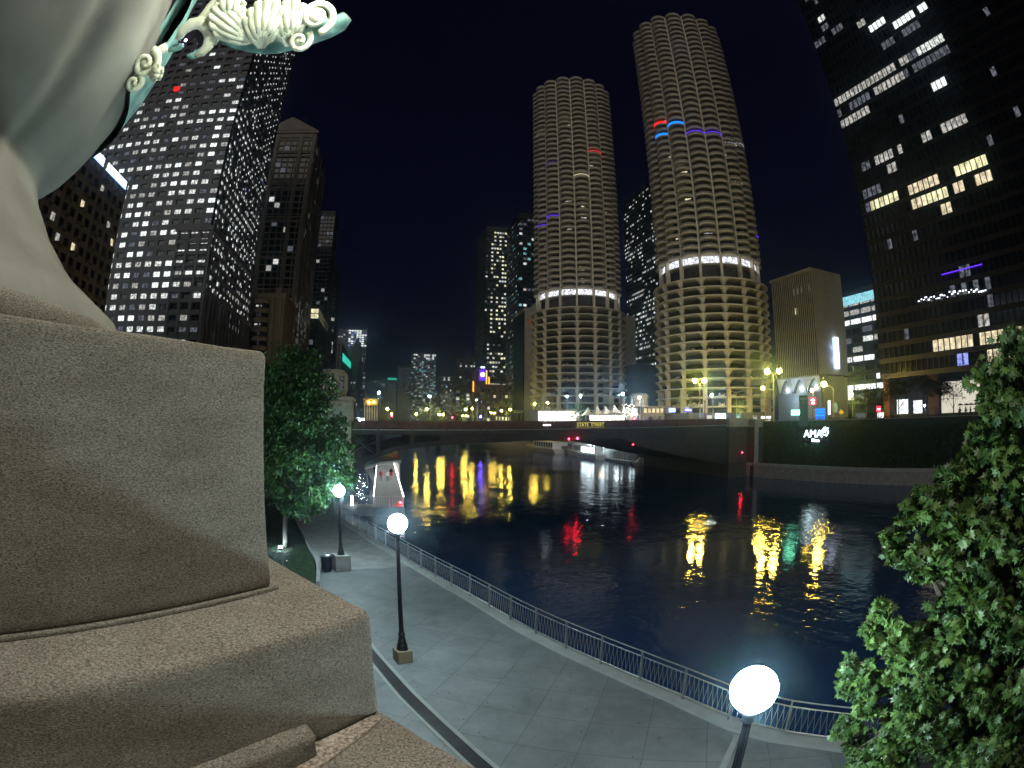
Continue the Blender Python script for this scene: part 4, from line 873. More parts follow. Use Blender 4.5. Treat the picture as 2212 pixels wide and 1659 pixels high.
# ================================================================== ROUND TOWERS
def round_tower(cx, cy_, label, zg, ztop, R_, special, seed, roof_lights=False):
    random.seed(seed)
    T = thing('round_tower', label, 'skyscraper', (cx, cy_, 8.8), 'twin round apartment towers')
    to_cam = math.atan2(-cy_, -cx); NP = 16; st_ = 2*math.pi/NP
    slabs = 15; hz = (zg - 14.3)/(slabs-1); RG = R_*1.065
    # ground storey and garage
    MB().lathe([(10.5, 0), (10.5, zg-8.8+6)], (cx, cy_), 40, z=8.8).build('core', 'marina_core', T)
    for k in range(slabs):
        z = 14.3 + k*hz
        mb = MB(); mb.lathe([(10.6, -.05), (RG-2.2, -.10), (RG-.3, -.16), (RG, -.10), (RG, .24), (RG-.2, .26), (RG-.3, .1), (10.6, .1)], (cx, cy_), 96, z=z); mb.build('parking_deck', 'marina_ring', T)
    # arcade walls: bays with rounded openings, flaring outwards to the slab above
    def arcade(z0_, z1_, squared):
        mb = MB(); H = z1_ - z0_; n_ = 14
        for bidx in range(NP):
            am = (bidx+.5)*st_
            if math.cos(am - to_cam) < -.25: continue
            hw = st_/2; pw = .05
            def P_(a, h, ins=0):
                fl = (h/H)**4; r_ = RG - 1.5*(1-fl) - .10 - ins; return (cx + r_*math.cos(am+a), cy_ + r_*math.sin(am+a), z0_ + h)
            hwi = hw - pw*.5
            side = []
            # opening outline from bottom left, over the arch, to bottom right
            outl = [(-hwi, .0)]
            for j in range(n_+1):
                t_ = j/n_; f = -1+2*t_
                x_ = f*hwi; e_ = max(0, abs(f)-.48)/.52
                h_ = H*(.95 - .64*(1 - math.sqrt(max(0, 1-e_*e_))))
                outl.append((x_, h_))
            outl.append((hwi, 0))
            # front skin between opening and bay frame
            vs = []; fs = []
            top = [(-hw, 0)] + [(-hw + 2*hw*j/n_, H-.16) for j in range(n_+1)] + [(hw, 0)]
            for (a, h) in outl: vs.append(P_(a, h))
            for (a, h) in top: vs.append(P_(a, h))
            m_ = len(outl)
            for j in range(m_-1): fs.append((j, m_+j, m_+j+1, j+1))
            # reveal
            for (a, h) in outl: vs.append(P_(a*.97, h, .75))
            for j in range(m_-1): fs.append((j+1, 2*m_+j+1, 2*m_+j, j))
            mb.add(vs, fs)
        return mb
    for k in range(2, slabs-1):
        arcade(14.3+k*hz+.12, 14.3+(k+1)*hz, False).build('arcade', 'marina_ring', T, True)
    for bidx in range(NP):
        a = bidx*st_
        if math.cos(a - to_cam) < -.25: continue
        c_, s_ = math.cos(a), math.sin(a)
        mb = MB(); mb.obox((cx+(RG-1.5)*c_, cy_+(RG-1.5)*s_), (-s_, c_), .62, .8, 8.8, 14.3+2*hz-.2)
        mb.build('pillar', 'marina_ring', T)
        # pillars of the open storey between garage and flats
        mb = MB(); mb.obox((cx+(R_-1.8)*c_, cy_+(R_-1.8)*s_), (-s_, c_), .38, .75, zg+.45, zg+9.1); mb.build('pillar', 'marina_concrete', T)
    # open storey: inner ring, lit laundry band, soffit
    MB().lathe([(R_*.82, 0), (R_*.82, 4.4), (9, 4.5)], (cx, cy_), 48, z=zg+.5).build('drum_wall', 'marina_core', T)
    zb = zg + 5.8
    for bidx in range(NP):
        am = (bidx+.5)*st_
        if math.cos(am - to_cam) < .05: continue
        mb = MB(); r_ = R_-2.3; pts = []
        for j in range(5): a = am - st_*.44 + st_*.88*j/4; pts.append((cx+r_*math.cos(a), cy_+r_*math.sin(a)))
        vs = [(x, y, zb) for x, y in pts] + [(x, y, zb+2.35) for x, y in pts]
        mb.add(vs, [(j, j+1, 6+j, 5+j) for j in range(4)]); mb.build('band_window', 'band_white', T)
    MB().lathe([(9, -.35), (R_-1.9, -.35), (R_-1.9, 0), (9, 0)], (cx, cy_), 48, z=zb).build('floor_ring', 'marina_ring', T)
    # flats
    zr = zb + 2.75; NF = 40; fh_ = (ztop - zr)/NF
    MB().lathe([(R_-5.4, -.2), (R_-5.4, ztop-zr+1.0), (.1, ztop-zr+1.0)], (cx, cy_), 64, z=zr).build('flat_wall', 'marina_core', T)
    # ribs between petals
    for bidx in range(NP):
        a = bidx*st_
        if math.cos(a - to_cam) < -.1: continue
        c_, s_ = math.cos(a), math.sin(a); mb = MB(); mb.obox((cx+(R_-3.0)*c_, cy_+(R_-3.0)*s_), (-s_, c_), .28, 1.1, zr-.4, ztop); mb.build('rib', 'marina_concrete', T)
    pr = 3.38; pc = R_-pr
    def petal(base, hh=fh_):
        mb = MB(); n_ = 12; prof = [(pr-.9, -.30), (pr-.25, -.26), (pr-.02, -.12), (pr, .05), (pr-.03, .14), (pr-.03, .80), (pr-.13, .84), (pr-.16, .06), (.3, .05)]
        mb.lathe(prof, (0, 0), n_, a0=-R(97), a1=R(97)); mb.m = [1 if 4*n_ <= q < 7*n_ else 0 for q in range(len(mb.f))]; return mb
    pm = petal(0).mesh('balcony', ['marina_concrete', 'marina_rail']); pm.polygons.foreach_set('use_smooth', [True]*len(pm.polygons))
    door = MB(); door.box(-.02, -2.2, .1, .02, 2.2, 2.3)
    dist = []
    for bidx in range(NP):
        am = (bidx+.5)*st_
        if math.cos(am - to_cam) < -.12: continue
        for k in range(NF+1): dist.append((k, -math.cos(am-to_cam), bidx))
    dist.sort(key=lambda q: (q[0] - (q[1] < -.6)*4, q[1]))
    spec = {}
    for (a_, e_, mt_, kind_) in special:
        # ray from the camera with this bearing and rise meets the tower's drum
        dx, dy = ang(a_); b_ = dx*cx + dy*cy_; disc = b_*b_ - (cx*cx+cy_*cy_ - (R_-1)**2)
        if disc < 0: disc = 0
        tt_ = b_ - math.sqrt(disc); px_, py_ = dx*tt_-cx, dy*tt_-cy_; z = 10 + tt_*math.tan(R(e_)); bi = int((math.atan2(py_, px_) % (2*math.pi))/st_); kk = int(round((z-zr-.8)/fh_)); spec.setdefault((bi, kk), []).append((mt_, kind_))
    rest = MB(); cnt = 0; proto = petal(0)
    for k, _, bidx in dist:
        am = (bidx+.5)*st_; z = zr + k*fh_; ox, oy = cx + pc*math.cos(am), cy_ + pc*math.sin(am)
        if cnt < 100:
            o = link('balcony', pm, T); o.matrix_parent_inverse = Matrix.Translation(-Vector(T.location)); o.location = (ox, oy, z); o.rotation_euler = (0, 0, am); cnt += 1
        else:
            c_, s_ = math.cos(am), math.sin(am); rest.add([(ox+x*c_-y*s_, oy+x*s_+y*c_, z+h) for x, y, h in proto.v], proto.f); rest.m[-len(proto.f):] = proto.m
        sp_ = spec.get((bidx, k), [])
        if not sp_ and random.random() < .055: sp_ = [(random.choice(['win_dim', 'win_mid', 'win_warm']), 'room')]
        for mt_, kind_ in sp_:
            mb = MB(); c_, s_ = math.cos(am), math.sin(am)
            if kind_ == 'room':
                w_ = random.uniform(.6, 1.6); o_ = random.uniform(-1, 1); rr = R_-5.3
                q = [(rr, o_-w_), (rr, o_+w_)]; q = [(cx+a*c_-b_*s_, cy_+a*s_+b_*c_) for a, b_ in q]
                mb.add([(q[0][0], q[0][1], z+.5), (q[1][0], q[1][1], z+.5), (q[1][0], q[1][1], z+fh_-.4), (q[0][0], q[0][1], z+fh_-.4)], [(0,1,2,3)]); mb.build('lit_room', mt_, T)
            elif kind_ == 'full':
                mb.lathe([(pr+.03, .0), (pr+.04, .9)], (0, 0), 14, a0=-R(95), a1=R(95)); me_ = mb.mesh('balcony_light', mt_)
                o = link('balcony_light', me_, T); o.location = (ox, oy, z); o.rotation_euler = (0, 0, am)
            else:
                pts = [((pr+.04)*math.cos(t_), (pr+.04)*math.sin(t_), .98) for t_ in [R(-92+184*j/16) for j in range(17)]]
                if kind_ == 'dots':
                    for p_ in pts[1:-1:2]:
                        me_ = MB().sphere(p_, .11, 4).mesh('balcony_light', mt_); o = link('balcony_light', me_, T); o.location = (ox, oy, z); o.rotation_euler = (0, 0, am)
                    continue
                else: mb.path(pts, .09, 5)
                me_ = mb.mesh('balcony_light', mt_); o = link('balcony_light', me_, T); o.location = (ox, oy, z); o.rotation_euler = (0, 0, am)
    me = rest.mesh('balcony', ['marina_concrete', 'marina_rail']); me.polygons.foreach_set('use_smooth', [True]*len(me.polygons))
    o = link('balcony', me, T); o['kind'] = 'stuff'
    if roof_lights:
        for j in range(15):
            a = to_cam - .42 + .84*j/14; bb = MB(); bb.box(-.12, -.12, 0, .12, .12, 1.1); o = bb.build('crown_lamp', 'led_white', T); o.location = (cx+(R_-7)*math.cos(a), cy_+(R_-7)*math.sin(a), ztop+3.4)
        MB().lathe([(R_-7.4, 0), (R_-7.4, 2.4), (.1, 2.6)], (cx, cy_), 32, z=ztop+1).build('roof_drum', 'marina_core', T)
    # parked cars on the decks
    return T, RG, hz
TE, RGe, hze = round_tower(108.7, 149.7, 'taller-looking round apartment tower on the right, yellow-lit car park at its foot', 54.6, 169.6, 19.5,
    [(31.41,31.89,'neon_red','full'),(33.28,31.7,'neon_blue','full'),(31.5,30.81,'neon_blue','full'),(36.18,30.67,'neon_violet','line'),(38.03,30.62,'neon_violet','line'),(40.03,29.57,'led_white','dots'),(41.67,28.81,'led_white','dots'),
     (40.03,39.32,'win_warm','room'),(33.41,26.73,'win_warm','room'),(33.75,23.83,'win_yellow','room'),(40.32,25.29,'neon_warm','dots'),(37.45,39.81,'win_blue','room'),(43.2,19.5,'neon_violet','line')], 11)
TW, RGw, hzw = round_tower(82.4, 212.6, 'farther round apartment tower on the left, white lights at its car park foot', 55.4, 169.8, 19.5,
    [(23.04,29.55,'neon_red','line'),(24.53,28.98,'neon_red','line'),(17.92,27.87,'neon_violet','dots'),(21.29,26.87,'neon_warm','line'),(21.43,23.41,'win_warm','room'),(22.5,22.54,'win_white','room'),(18.28,21.82,'neon_violet','line'),(16.8,20.96,'neon_violet','line'),(22.86,16.76,'win_warm','room'),(22.86,15.42,'win_yellow','room'),(16.78,30.92,'neon_warm','dots')], 12, True)
random.seed(5)
# cars parked nose-out on the open decks
def car_mesh(colr):
    mb = MB(); prof = [(-2.1,.25),(-2.1,.72),(-1.6,.86),(-1.05,1.36),(.55,1.40),(1.15,.92),(2.0,.80),(2.15,.62),(2.15,.25)]
    n = len(prof); vs = []
    for yy, k in ((-.86, 1), (-.78, 1), (.78, 1), (.86, 1)):
        ins = 0 if abs(yy) < .8 else 1
        for x, z in prof: vs.append((x, yy if z < 1.0 or not ins else yy*.86, z))
    fs = [tuple(range(n)), tuple(range(3*n, 4*n))[::-1]]
    for j in range(3):
        for i in range(n): fs.append((j*n+(i+1) % n, j*n+i, (j+1)*n+i, (j+1)*n+(i+1) % n))
    mb.add(vs, fs)
    for x in (-1.35, 1.35):
        for y in (-.8, .8): mb.tube((x, y-.1, .32), (x, y+.1, .32), .32, n=12, mi=1)
    mb.add([(-1.58,-.62,.90),(-1.08,-.58,1.33),(-1.08,.58,1.33),(-1.58,.62,.90)], [(3,2,1,0)], 2)
    for v in range(4): pass
    mb.v[-4:] = [(x-.02, y, z+.01) for x, y, z in mb.v[-4:]]
    for y in (-.66, .66): mb.box(-2.13, y-.16, .58, -2.08, y+.16, .72, 3)
    return mb.mesh('parked_car', [colr, 'iron_black', 'glass_dark', 'cloth_red'])
cols = ['white_paint', 'cloth_grey', 'cloth_dark', 'marina_ring']
cms = [car_mesh(c) for c in cols]
cn = {0: 'white', 1: 'grey', 2: 'black', 3: 'cream'}
def park(tw, cx, cy_, RG, hz, kset, grp, side):
    to_cam = math.atan2(-cy_, -cx)
    for k in kset:
        for bi in range(16):
            for off in (-.25, .25):
                am = (bi+.5+off)*2*math.pi/16
                if math.cos(am-to_cam) < .35 or random.random() < .45: continue
                c_ = random.choice([0, 0, 1, 2, 3]); o = bpy.data.objects.new('parked_car', cms[c_]); col.objects.link(o)
                rr = RG-4.6; o.location = (cx+rr*math.cos(am), cy_+rr*math.sin(am), 14.3+k*hz+.1); o.rotation_euler = (0, 0, am+math.pi)
                lv = ['lowest', 'second', 'third', 'fourth', 'fifth', 'sixth', 'seventh', 'eighth', 'ninth', 'tenth'][k]; tag(o, '%s car parked rear-out on the %s deck of the %s round tower' % (cn[c_], lv, side), 'car', '%s cars parked on the %s deck of the %s tower' % (cn[c_], lv, side))
park(TE, 108.7, 149.7, RGe, hze, (0, 1, 3, 6, 9), 'the yellow-lit car park', 'nearer')
park(TW, 82.4, 212.6, RGw, hzw, (0, 2, 4, 6), 'the white-lit car park', 'farther')
for k, a in ((3, .1), (6, -.2), (9, .25), (11, 0)):
    pass
plight('garage_foot_fill', (82, 126, 13.5), 2000, (1, .74, .13), .4); plight('garage_foot_fill', (98, 122, 13.5), 2000, (1, .74, .13), .4); plight('garage_foot_fill', (66, 150, 12.5), 700, (1, .74, .13), .4)  # added point lights without lamps, to yellow the garage foot

# ================================================================== BRIDGE
def zr_(x): return 9.69 + .0128*x
Bx0, Bx1 = -4.35, 61.3; Y0b, Y1b = 76.0, 109.0
T = thing('bascule_bridge', 'dark red steel street bridge across the river with a name plaque', 'bridge', (28, 92, 9))
def slp(mb, x0, x1, a0, a1, ya, yb, mi=0):
    mb.xz([(x0, zr_(x0)+a0), (x1, zr_(x1)+a0), (x1, zr_(x1)+a1), (x0, zr_(x0)+a1)], ya, yb, mi)
mb = MB(); slp(mb, Bx0, Bx1, -1.45, -1.0, Y0b+.35, Y1b-.35); mb.build('deck', 'asphalt', T)
for yy, nm in ((Y0b, 0), (Y1b-.3, 1)):
    mb = MB(); slp(mb, Bx0, Bx1, -1.9, -1.25, yy, yy+.34); mb.build('edge_girder', 'bridge_steel', T)
    mb = MB(); slp(mb, Bx0, Bx1, -.98, -.12, yy+.06, yy+.16); mb.build('parapet_panel', 'bridge_paint', T)
    mb = MB(); slp(mb, Bx0, Bx1, -.12, .0, yy-.04, yy+.26); mb.build('top_rail', 'bridge_paint', T)
    mb = MB(); slp(mb, Bx0, Bx1, -1.24, -1.13, yy-.10, yy+.02); mb.build('utility_pipe', 'rail_steel' if nm == 0 else 'bridge_steel', T)
posts = [-.5, 4.4, 9.25, 14.2, 19.0, 23.7, 28.6, 33.9, 38.2, 42.6, 47.2, 51.7, 56.2, 59.4, 61.1]
for x in posts:
    mb = MB(); mb.box(x-.12, Y0b-.12, zr_(x)-1.9, x+.12, Y0b+.3, zr_(x)+.06); mb.build('post', 'bridge_paint', T)
und = [(-4.35,2.0),(-1.97,3.9),(1.94,5.45),(4.85,5.95),(8.45,6.36),(11.82,6.65),(21.66,7.1),(31.1,7.17),(32.05,7.37),(37.04,7.27),(38.64,6.72),(40.06,5.98),(45,4.9),(52,3.4),(57.8,2.3)]
def uz(x):
    for i in range(len(und)-1):
        if und[i][0] <= x <= und[i+1][0]:
            f = (x-und[i][0])/(und[i+1][0]-und[i][0]); return und[i][1]+(und[i+1][1]-und[i][1])*f
    return 2.3
for yy in (Y0b+.05, 86.5, 97.5, Y1b-.45):
    mb = MB()
    for i in range(len(und)-1):
        (xa, za), (xb, zb) = und[i], und[i+1]
        th = .75 if xa < 9 else 9
        ta, tb_ = min(za+th, zr_(xa)-1.92), min(zb+th, zr_(xb)-1.92)
        if xa >= 8.4: ta = zr_(xa)-1.92; tb_ = zr_(xb)-1.92
        mb.xz([(xa, za), (xb, zb), (xb, tb_), (xa, ta)], yy, yy+.35)
    mb.build('arch_girder', 'bridge_steel', T)
    mb = MB()
    for x in (-.5, 4.4):
        mb.box(x-.28, yy+.02, uz(x)+.1, x+.28, yy+.33, zr_(x)-1.93)
    mb.tube((-4.2, yy+.17, zr_(-4)-2.2), (-.6, yy+.17, 4.8), .18); mb.tube((-4.2, yy+.17, 5.2), (-.6, yy+.17, 6.9), .14)
    mb.build('truss_web', 'bridge_steel', T)
mb = MB()
for x in range(0, 60, 5): mb.box(x, Y0b+.5, zr_(x)-2.1, x+.3, Y1b-.5, zr_(x)-1.5)
mb.build('floor_beams', 'bridge_steel', T)
MB().box(57.8, 75.2, -1, 62.1, 111, 9.2).build('north_pier', 'concrete_dark', T); MB().box(57.7, 74.9, 8.9, 62.3, 76.1, 10.5).build('pier_parapet', 'concrete_mid', T)
MB().box(29.0, 75.78, zr_(31)-.95, 33.8, 75.93, zr_(31)-.22).build('plaque', 'iron_black', T)
text('STATE  STREET', .68, 'gold_letter', T, (31.4, 75.75, zr_(31)-.585), (1, 0, .0128), (-.0128, 0, 1), .015)
for (z_) in (-.93, -.24): MB().box(28.98, 75.74, zr_(31)+z_-.02, 33.82, 75.80, zr_(31)+z_+.02).build('plaque_trim', 'gold_letter', T)
MB().box(23.74, 75.8, 9.35, 24.96, 75.93, 9.55).build('strip_light', 'led_white', T)
def beacon(loc, mt_, lab, r_=.10, name='signal_light', cat='signal light', grp='red river signals'):
    x, y, z = loc; B = thing(name, lab, cat, loc, grp); MB().sphere(loc, r_, 8).build('lens', mt_, B); MB().box(x-.08, y+.05, z-.25, x+.08, y+.25, z+.2).build('bracket', 'iron_black', B); return B
beacon((27.82, 75.7, 7.36), 'signal_red', 'left one of two red lights under the bridge plaque')
beacon((29.21, 75.7, 7.42), 'signal_red', 'right one of two red lights under the bridge plaque', .14)
beacon((38.77, 75.7, 6.34), 'signal_red', 'small red light where the bridge arch meets the lit dock', .07)
beacon((60.57, 74.7, 4.36), 'signal_red', 'red light on the stone pier at the right bridge end', .09)
beacon((1.95, 55.8, 1.25), 'signal_red', 'pink-red light at the near corner of the floating walkway', .10)
# bridge house at the left end
T = thing('bridge_house', 'tall limestone bridge house with a windowed pavilion on top, left bridge end', 'bridge house', (-6.5, 78, 0))
W = MB(); W.box(-8.5, 75.6, -1, -4.36, 82, 13.1); W.box(-8.75, 75.35, 12.5, -4.1, 82.2, 13.0); W.box(-8.6, 75.45, 12.2, -4.25, 82.1, 12.4); bevel(W.build('base', 'limestone', T), .05)
MB().box(-7.9, 75.45, 2, -5.6, 75.58, 11.7).build('base_panel', 'concrete_light', T)
oc = [(-7.3+2.05*math.cos(R(22.5+45*k)), 78.4+2.05*math.sin(R(22.5+45*k))) for k in range(8)]
def ocp(s_, z0_, z1_, mb): mb.prism([(-7.3+(x+7.3)*s_, 78.4+(y-78.4)*s_) for x, y in oc], z0_, z1_); return mb
W = MB(); ocp(1.0, 13.1, 13.9, W); ocp(1.08, 16.0, 16.35, W); ocp(1.0, 16.35, 16.6, W); ocp(.85, 16.6, 17.0, W); ocp(.86, 13.9, 16.0, W)
for x, y in oc: W.tube((x*.985-.11, y, 13.9), (x*.985-.11, y, 16.0), .24, n=8)
W.build('pavilion', 'limestone', T)
for k in range(8):
    a = R(45*k); d2 = Vector((math.cos(a), math.sin(a)))
    if d2.y > .3: continue
    mb = MB(); c_ = Vector((-7.3, 78.4)) + d2*1.68; mb.obox((c_.x, c_.y), (-d2.y, d2.x), .42, .03, 14.1, 15.8); wn_ = mb.build('window', 'win_dim' if k != 6 else 'win_mid', T); mb = MB(); c_ = Vector((-7.3, 78.4)) + d2*1.73; mb.obox((c_.x, c_.y), (-d2.y, d2.x), .03, .03, 14.1, 15.8); mb.obox((c_.x, c_.y), (-d2.y, d2.x), .42, .025, 14.9, 15.0); mb.build('glazing_bar', 'limestone', wn_)
plight('bridge_house_fill', (-6.2, 70.5, 7.0), 260, (.45, 1, .72), .3)  # greenish point light added to brighten the bridge house wall
# bridge house at the north end (white)
T = thing('tender_house', 'small white tender house with a ribbed tan top at the far bridge end', 'bridge house', (59, 112, 8.8))
W = MB(); W.box(56.6, 110.4, 8.8, 61.4, 114.5, 13.1); W.box(56.4, 110.2, 12.7, 61.6, 114.7, 13.1); bevel(W.build('base', 'white_paint', T), .06)
W = MB(); c_ = (59.2, 112.6)
for i in range(16): a = R(22.5*i); W.obox((c_[0]+1.95*math.cos(a), c_[1]+1.95*math.sin(a)), (-math.sin(a), math.cos(a)), .17, .22, 13.1, 15.6)
W.lathe([(1.75, 0), (1.75, 2.6), (2.3, 2.6), (2.3, 3.0), (1.6, 3.5), (.1, 3.7)], c_, 16, z=13.1); W.build('turret', 'beige_stone', T)
MB().box(57.5, 110.3, 10, 58.2, 110.38, 11.6).build('window', 'glass_dark', T); MB().box(59.6, 110.3, 8.8, 60.4, 110.38, 10.9).build('door', 'glass_dark', T)
plight('tender_house_fill', (57.4, 108.7, 14.2), 160, (1, .95, .8), .15)  # added point light with no fitting, brightens the tender house

# ================================================================== WALKWAY UNDER THE BRIDGE
T = thing('floating_walkway', 'pale plank walkway with lit rails running under the bridge', 'walkway', (.7, 70, 0))
MB().box(-.9, 54.4, -.4, 2.3, 122, 1.0).build('deck', 'concrete_light', T)
MB().box(-.95, 54.2, .0, 2.35, 54.38, .95).build('fender', 'rail_steel', T)
for sx in (-.86, 2.26):
    hr_ = MB(); hr_.tube((sx, 54.5, 2.08), (sx, 122, 2.08), .035); hr_.build('handrail', 'rail_led', T)
    pk = MB()
    for j in range(90): pk.tube((sx, 54.5+j*.45, 1.0), (sx, 54.5+j*.45, 2.06), .018 if j % 4 else .04, n=4)
    pk.build('picket_panel', 'white_paint', T)
fr_ = MB()
for j in range(17): fr_.tube((-.86+j*.195, 54.5, 1.0), (-.86+j*.195, 54.5, 2.08), .014, n=4)
fr_.tube((-.86, 54.5, 2.08), (2.26, 54.5, 2.08), .025); fr_.tube((.75, 54.5, .2), (.75, 54.5, 2.1), .05); fr_.build('picket_panel', 'white_paint', T)
MB().box(-2.6, 54.4, -.3, -.95, 56.2, 1.0).build('side_deck', 'concrete_light', T); MB().box(-5.2, 55.4, -.3, -2.62, 57.2, 1.05).build('side_deck', 'concrete_light', T)
sr = MB()
for j in range(20): sr.tube((-4.9+j*.2, 55.2, 1.0), (-4.9+j*.2, 55.2, 2.08), .014, n=4)
sr.tube((-4.95, 55.2, 2.08), (-.9, 54.5, 2.08), .035); sr.build('picket_panel', 'rail_steel', T)
MB().box(-3.25, 55.05, 1.0, -3.05, 55.15, 2.05).build('post', 'rail_led', T)
MB().box(2.45, 74, .98, 2.6, 122, 3.6).build('side_wall', 'white_paint', T)
C_ = thing('walkway_canopy', 'tilted grey metal canopy over the walkway, just before the bridge', 'canopy', (.5, 80, 3))
W = MB(); W.xz([(-2.3, 3.35), (0, 4.0), (2.65, 4.35), (2.65, 4.55), (0, 4.2), (-2.3, 3.55)], 72, 112); W.build('roof', 'rail_steel', C_)
W = MB(); W.xz([(-2.3, 3.20), (0, 3.85), (2.65, 4.2), (2.65, 4.3), (0, 3.95), (-2.3, 3.30)], 71.8, 72.1); W.build('edge_trim', 'white_paint', C_)
for y in (73, 84, 95, 106):
    W = MB(); W.tube((-1.9, y, 1.0), (-2.2, y, 3.4), .07); W.tube((2.52, y, 1.0), (2.52, y, 4.3), .07); W.build('post', 'rail_steel', C_)
for y in (76, 84, 93): plight('canopy_fill', (.7, y, 3.45), 75, (1, .93, .9), .15)  # point lights added under the roof to brighten the walkway
plight('canopy_fill', (.7, 66, 3.0), 20, (1, .93, .9), .15)
W = MB(); W.add([(-2.25, 72.5, 3.35), (-1.2, 72.5, 3.6), (-.9, 72.5, 1.1), (-1.1, 72.5, 1.1)], [(0,1,2,3)]); W.build('side_screen', 'concrete_mid', C_)

# ================================================================== PEOPLE
def person(loc, label, yaw, top, legs, h=1.7, umb=False, grp=None, pose=0, hat=None, skirt=None):
    x, y, z = loc; T = thing('person', label, 'person', loc, grp)
    s = h/1.72; ca, sa = math.cos(yaw), math.sin(yaw)
    def P_(u, v, w_): return (x + (u*ca - v*sa)*s, y + (u*sa + v*ca)*s, z + w_*s)
    J = [(0,0,.95,.13),(0,0,1.18,.13),(0,0,1.40,.15),(0,0,1.50,.055),(0,.01,1.60,.095),(0,.01,1.70,.07),
         (.09,0,.88,.085),(.10,.03,.48,.058),(.10,0,.07,.042),(.10,.12,.03,.035),(-.09,0,.88,.085),(-.10,-.05,.48,.058),(-.11,-.02,.07,.042),(-.11,.10,.03,.035),
         (.19,0,1.38,.055),(.24,.02,1.12,.042),(.22,.16 if pose else .06,.92 if not pose else 1.15,.034),(-.19,0,1.38,.055),(-.25,.0,1.12,.042),(-.22,.2 if umb else .07,.92 if not umb else 1.28,.034)]
    E_ = [(0,1),(1,2),(2,3),(3,4),(4,5),(0,6),(6,7),(7,8),(8,9),(0,10),(10,11),(11,12),(12,13),(2,14),(14,15),(15,16),(2,17),(17,18),(18,19)]
    me = bpy.data.meshes.new('body'); me.from_pydata([P_(*j[:3]) for j in J], E_, [])
    me.materials.append(M[legs]); o = link('body', me, T)
    sk = o.modifiers.new('skin', 'SKIN')
    for i, j in enumerate(J): me.skin_vertices[0].data[i].radius = (j[3]*s, j[3]*s*.85)
    me.skin_vertices[0].data[0].use_root = True
    o.modifiers.new('sub', 'SUBSURF').levels = 1; o.modifiers['sub'].render_levels = 1
    jk = MB(); n = 10; vs = []
    for hh, ra, rb in ((.84,.185,.13),(1.0,.17,.125),(1.2,.175,.13),(1.38,.205,.13),(1.46,.12,.10)):
        for k in range(n): a = 2*math.pi*k/n; vs.append(P_(ra*math.cos(a), rb*math.sin(a), hh))
    jk.add(vs, [(i*n+k, i*n+(k+1) % n, (i+1)*n+(k+1) % n, (i+1)*n+k) for i in range(4) for k in range(n)])
    for q in ((14,15),(15,16),(17,18),(18,19)):
        a, b_ = J[q[0]], J[q[1]]; jk.tube(P_(*a[:3]), P_(*b_[:3]), .066*s, .052*s, n=8)
    jk.build('jacket', top, T, True)
    if skirt:
        mb = MB(); vs = []
        for hh, ra in ((.45,.30),(.7,.24),(1.0,.18)):
            for k in range(n): a = 2*math.pi*k/n; vs.append(P_(ra*math.cos(a), ra*.8*math.sin(a), hh))
        mb.add(vs, [(i*n+k, i*n+(k+1) % n, (i+1)*n+(k+1) % n, (i+1)*n+k) for i in range(2) for k in range(n)]); mb.build('skirt', skirt, T, True)
    mb = MB(); mb.sphere(P_(0, .01, 1.625), .105*s, 8, sz=1.15); mb.build('head', 'skin', T, True)
    mb = MB(); mb.sphere(P_(0, -.02, 1.665), .108*s, 8, sz=.95); mb.build('hair', hat or 'hair', T, True)
    if umb:
        U = thing('umbrella', 'dark open umbrella over the %s on the plaza' % umb, 'umbrella', P_(-.22, .2, 1.28), 'umbrellas held on the plaza')
        c_ = P_(-.1, .1, 2.0); n_ = 8; um = MB(); prof = [(.02, .22), (.22, .18), (.42, .08), (.56, -.06)]; um.lathe(prof, (c_[0], c_[1]), n_, z=c_[2]); um.build('canopy', 'umbrella_cloth', U)
        mb = MB(); mb.tube(P_(-.22, .2, 1.22), (c_[0], c_[1], c_[2]+.28), .012, n=5); mb.build('handle', 'iron_black', U)
    return T
person((-.15, 77, 1.0), 'person in a red top standing at the left on the walkway', 2.9, 'cloth_red', 'cloth_dark', 1.68, grp=None)
person((.86, 77.2, 1.0), 'person in a white shirt with a red cap on the walkway', 3.3, 'cloth_white', 'cloth_dark', 1.62, hat='cloth_red')
person((1.45, 81, 1.0), 'person in a dark top and red skirt at the right on the walkway', 3.2, 'cloth_dark', 'skin', 1.75, skirt='cloth_red')
pp = [(63.75, 'leftmost person', 'first person from the left in the plaza group', 'cloth_grey'), (64.45, 'second person', 'pale-jacketed person second from the left in the plaza group', 'cloth_white'), (65.0, 'third person', 'dark-dressed person third from the left in the plaza group', 'cloth_dark'),
      (65.6, 'fourth person', 'person in a grey coat fourth from the left in the plaza group', 'cloth_grey'), (66.2, None, 'hooded person without umbrella near the group right end', 'cloth_dark'), (66.75, None, 'shorter person at the right end of the plaza group', 'cloth_dark')]
for i, (a_, um_, lab, tp) in enumerate(pp):
    D_ = 86 + (i % 2)*.8; dx, dy = ang(a_)
    person((dx*D_, dy*D_, 9.35), lab, 2.2+i*.5, tp, 'cloth_dark', 1.62 if i == 5 else 1.74, umb=um_, grp='people standing with umbrellas on the plaza')

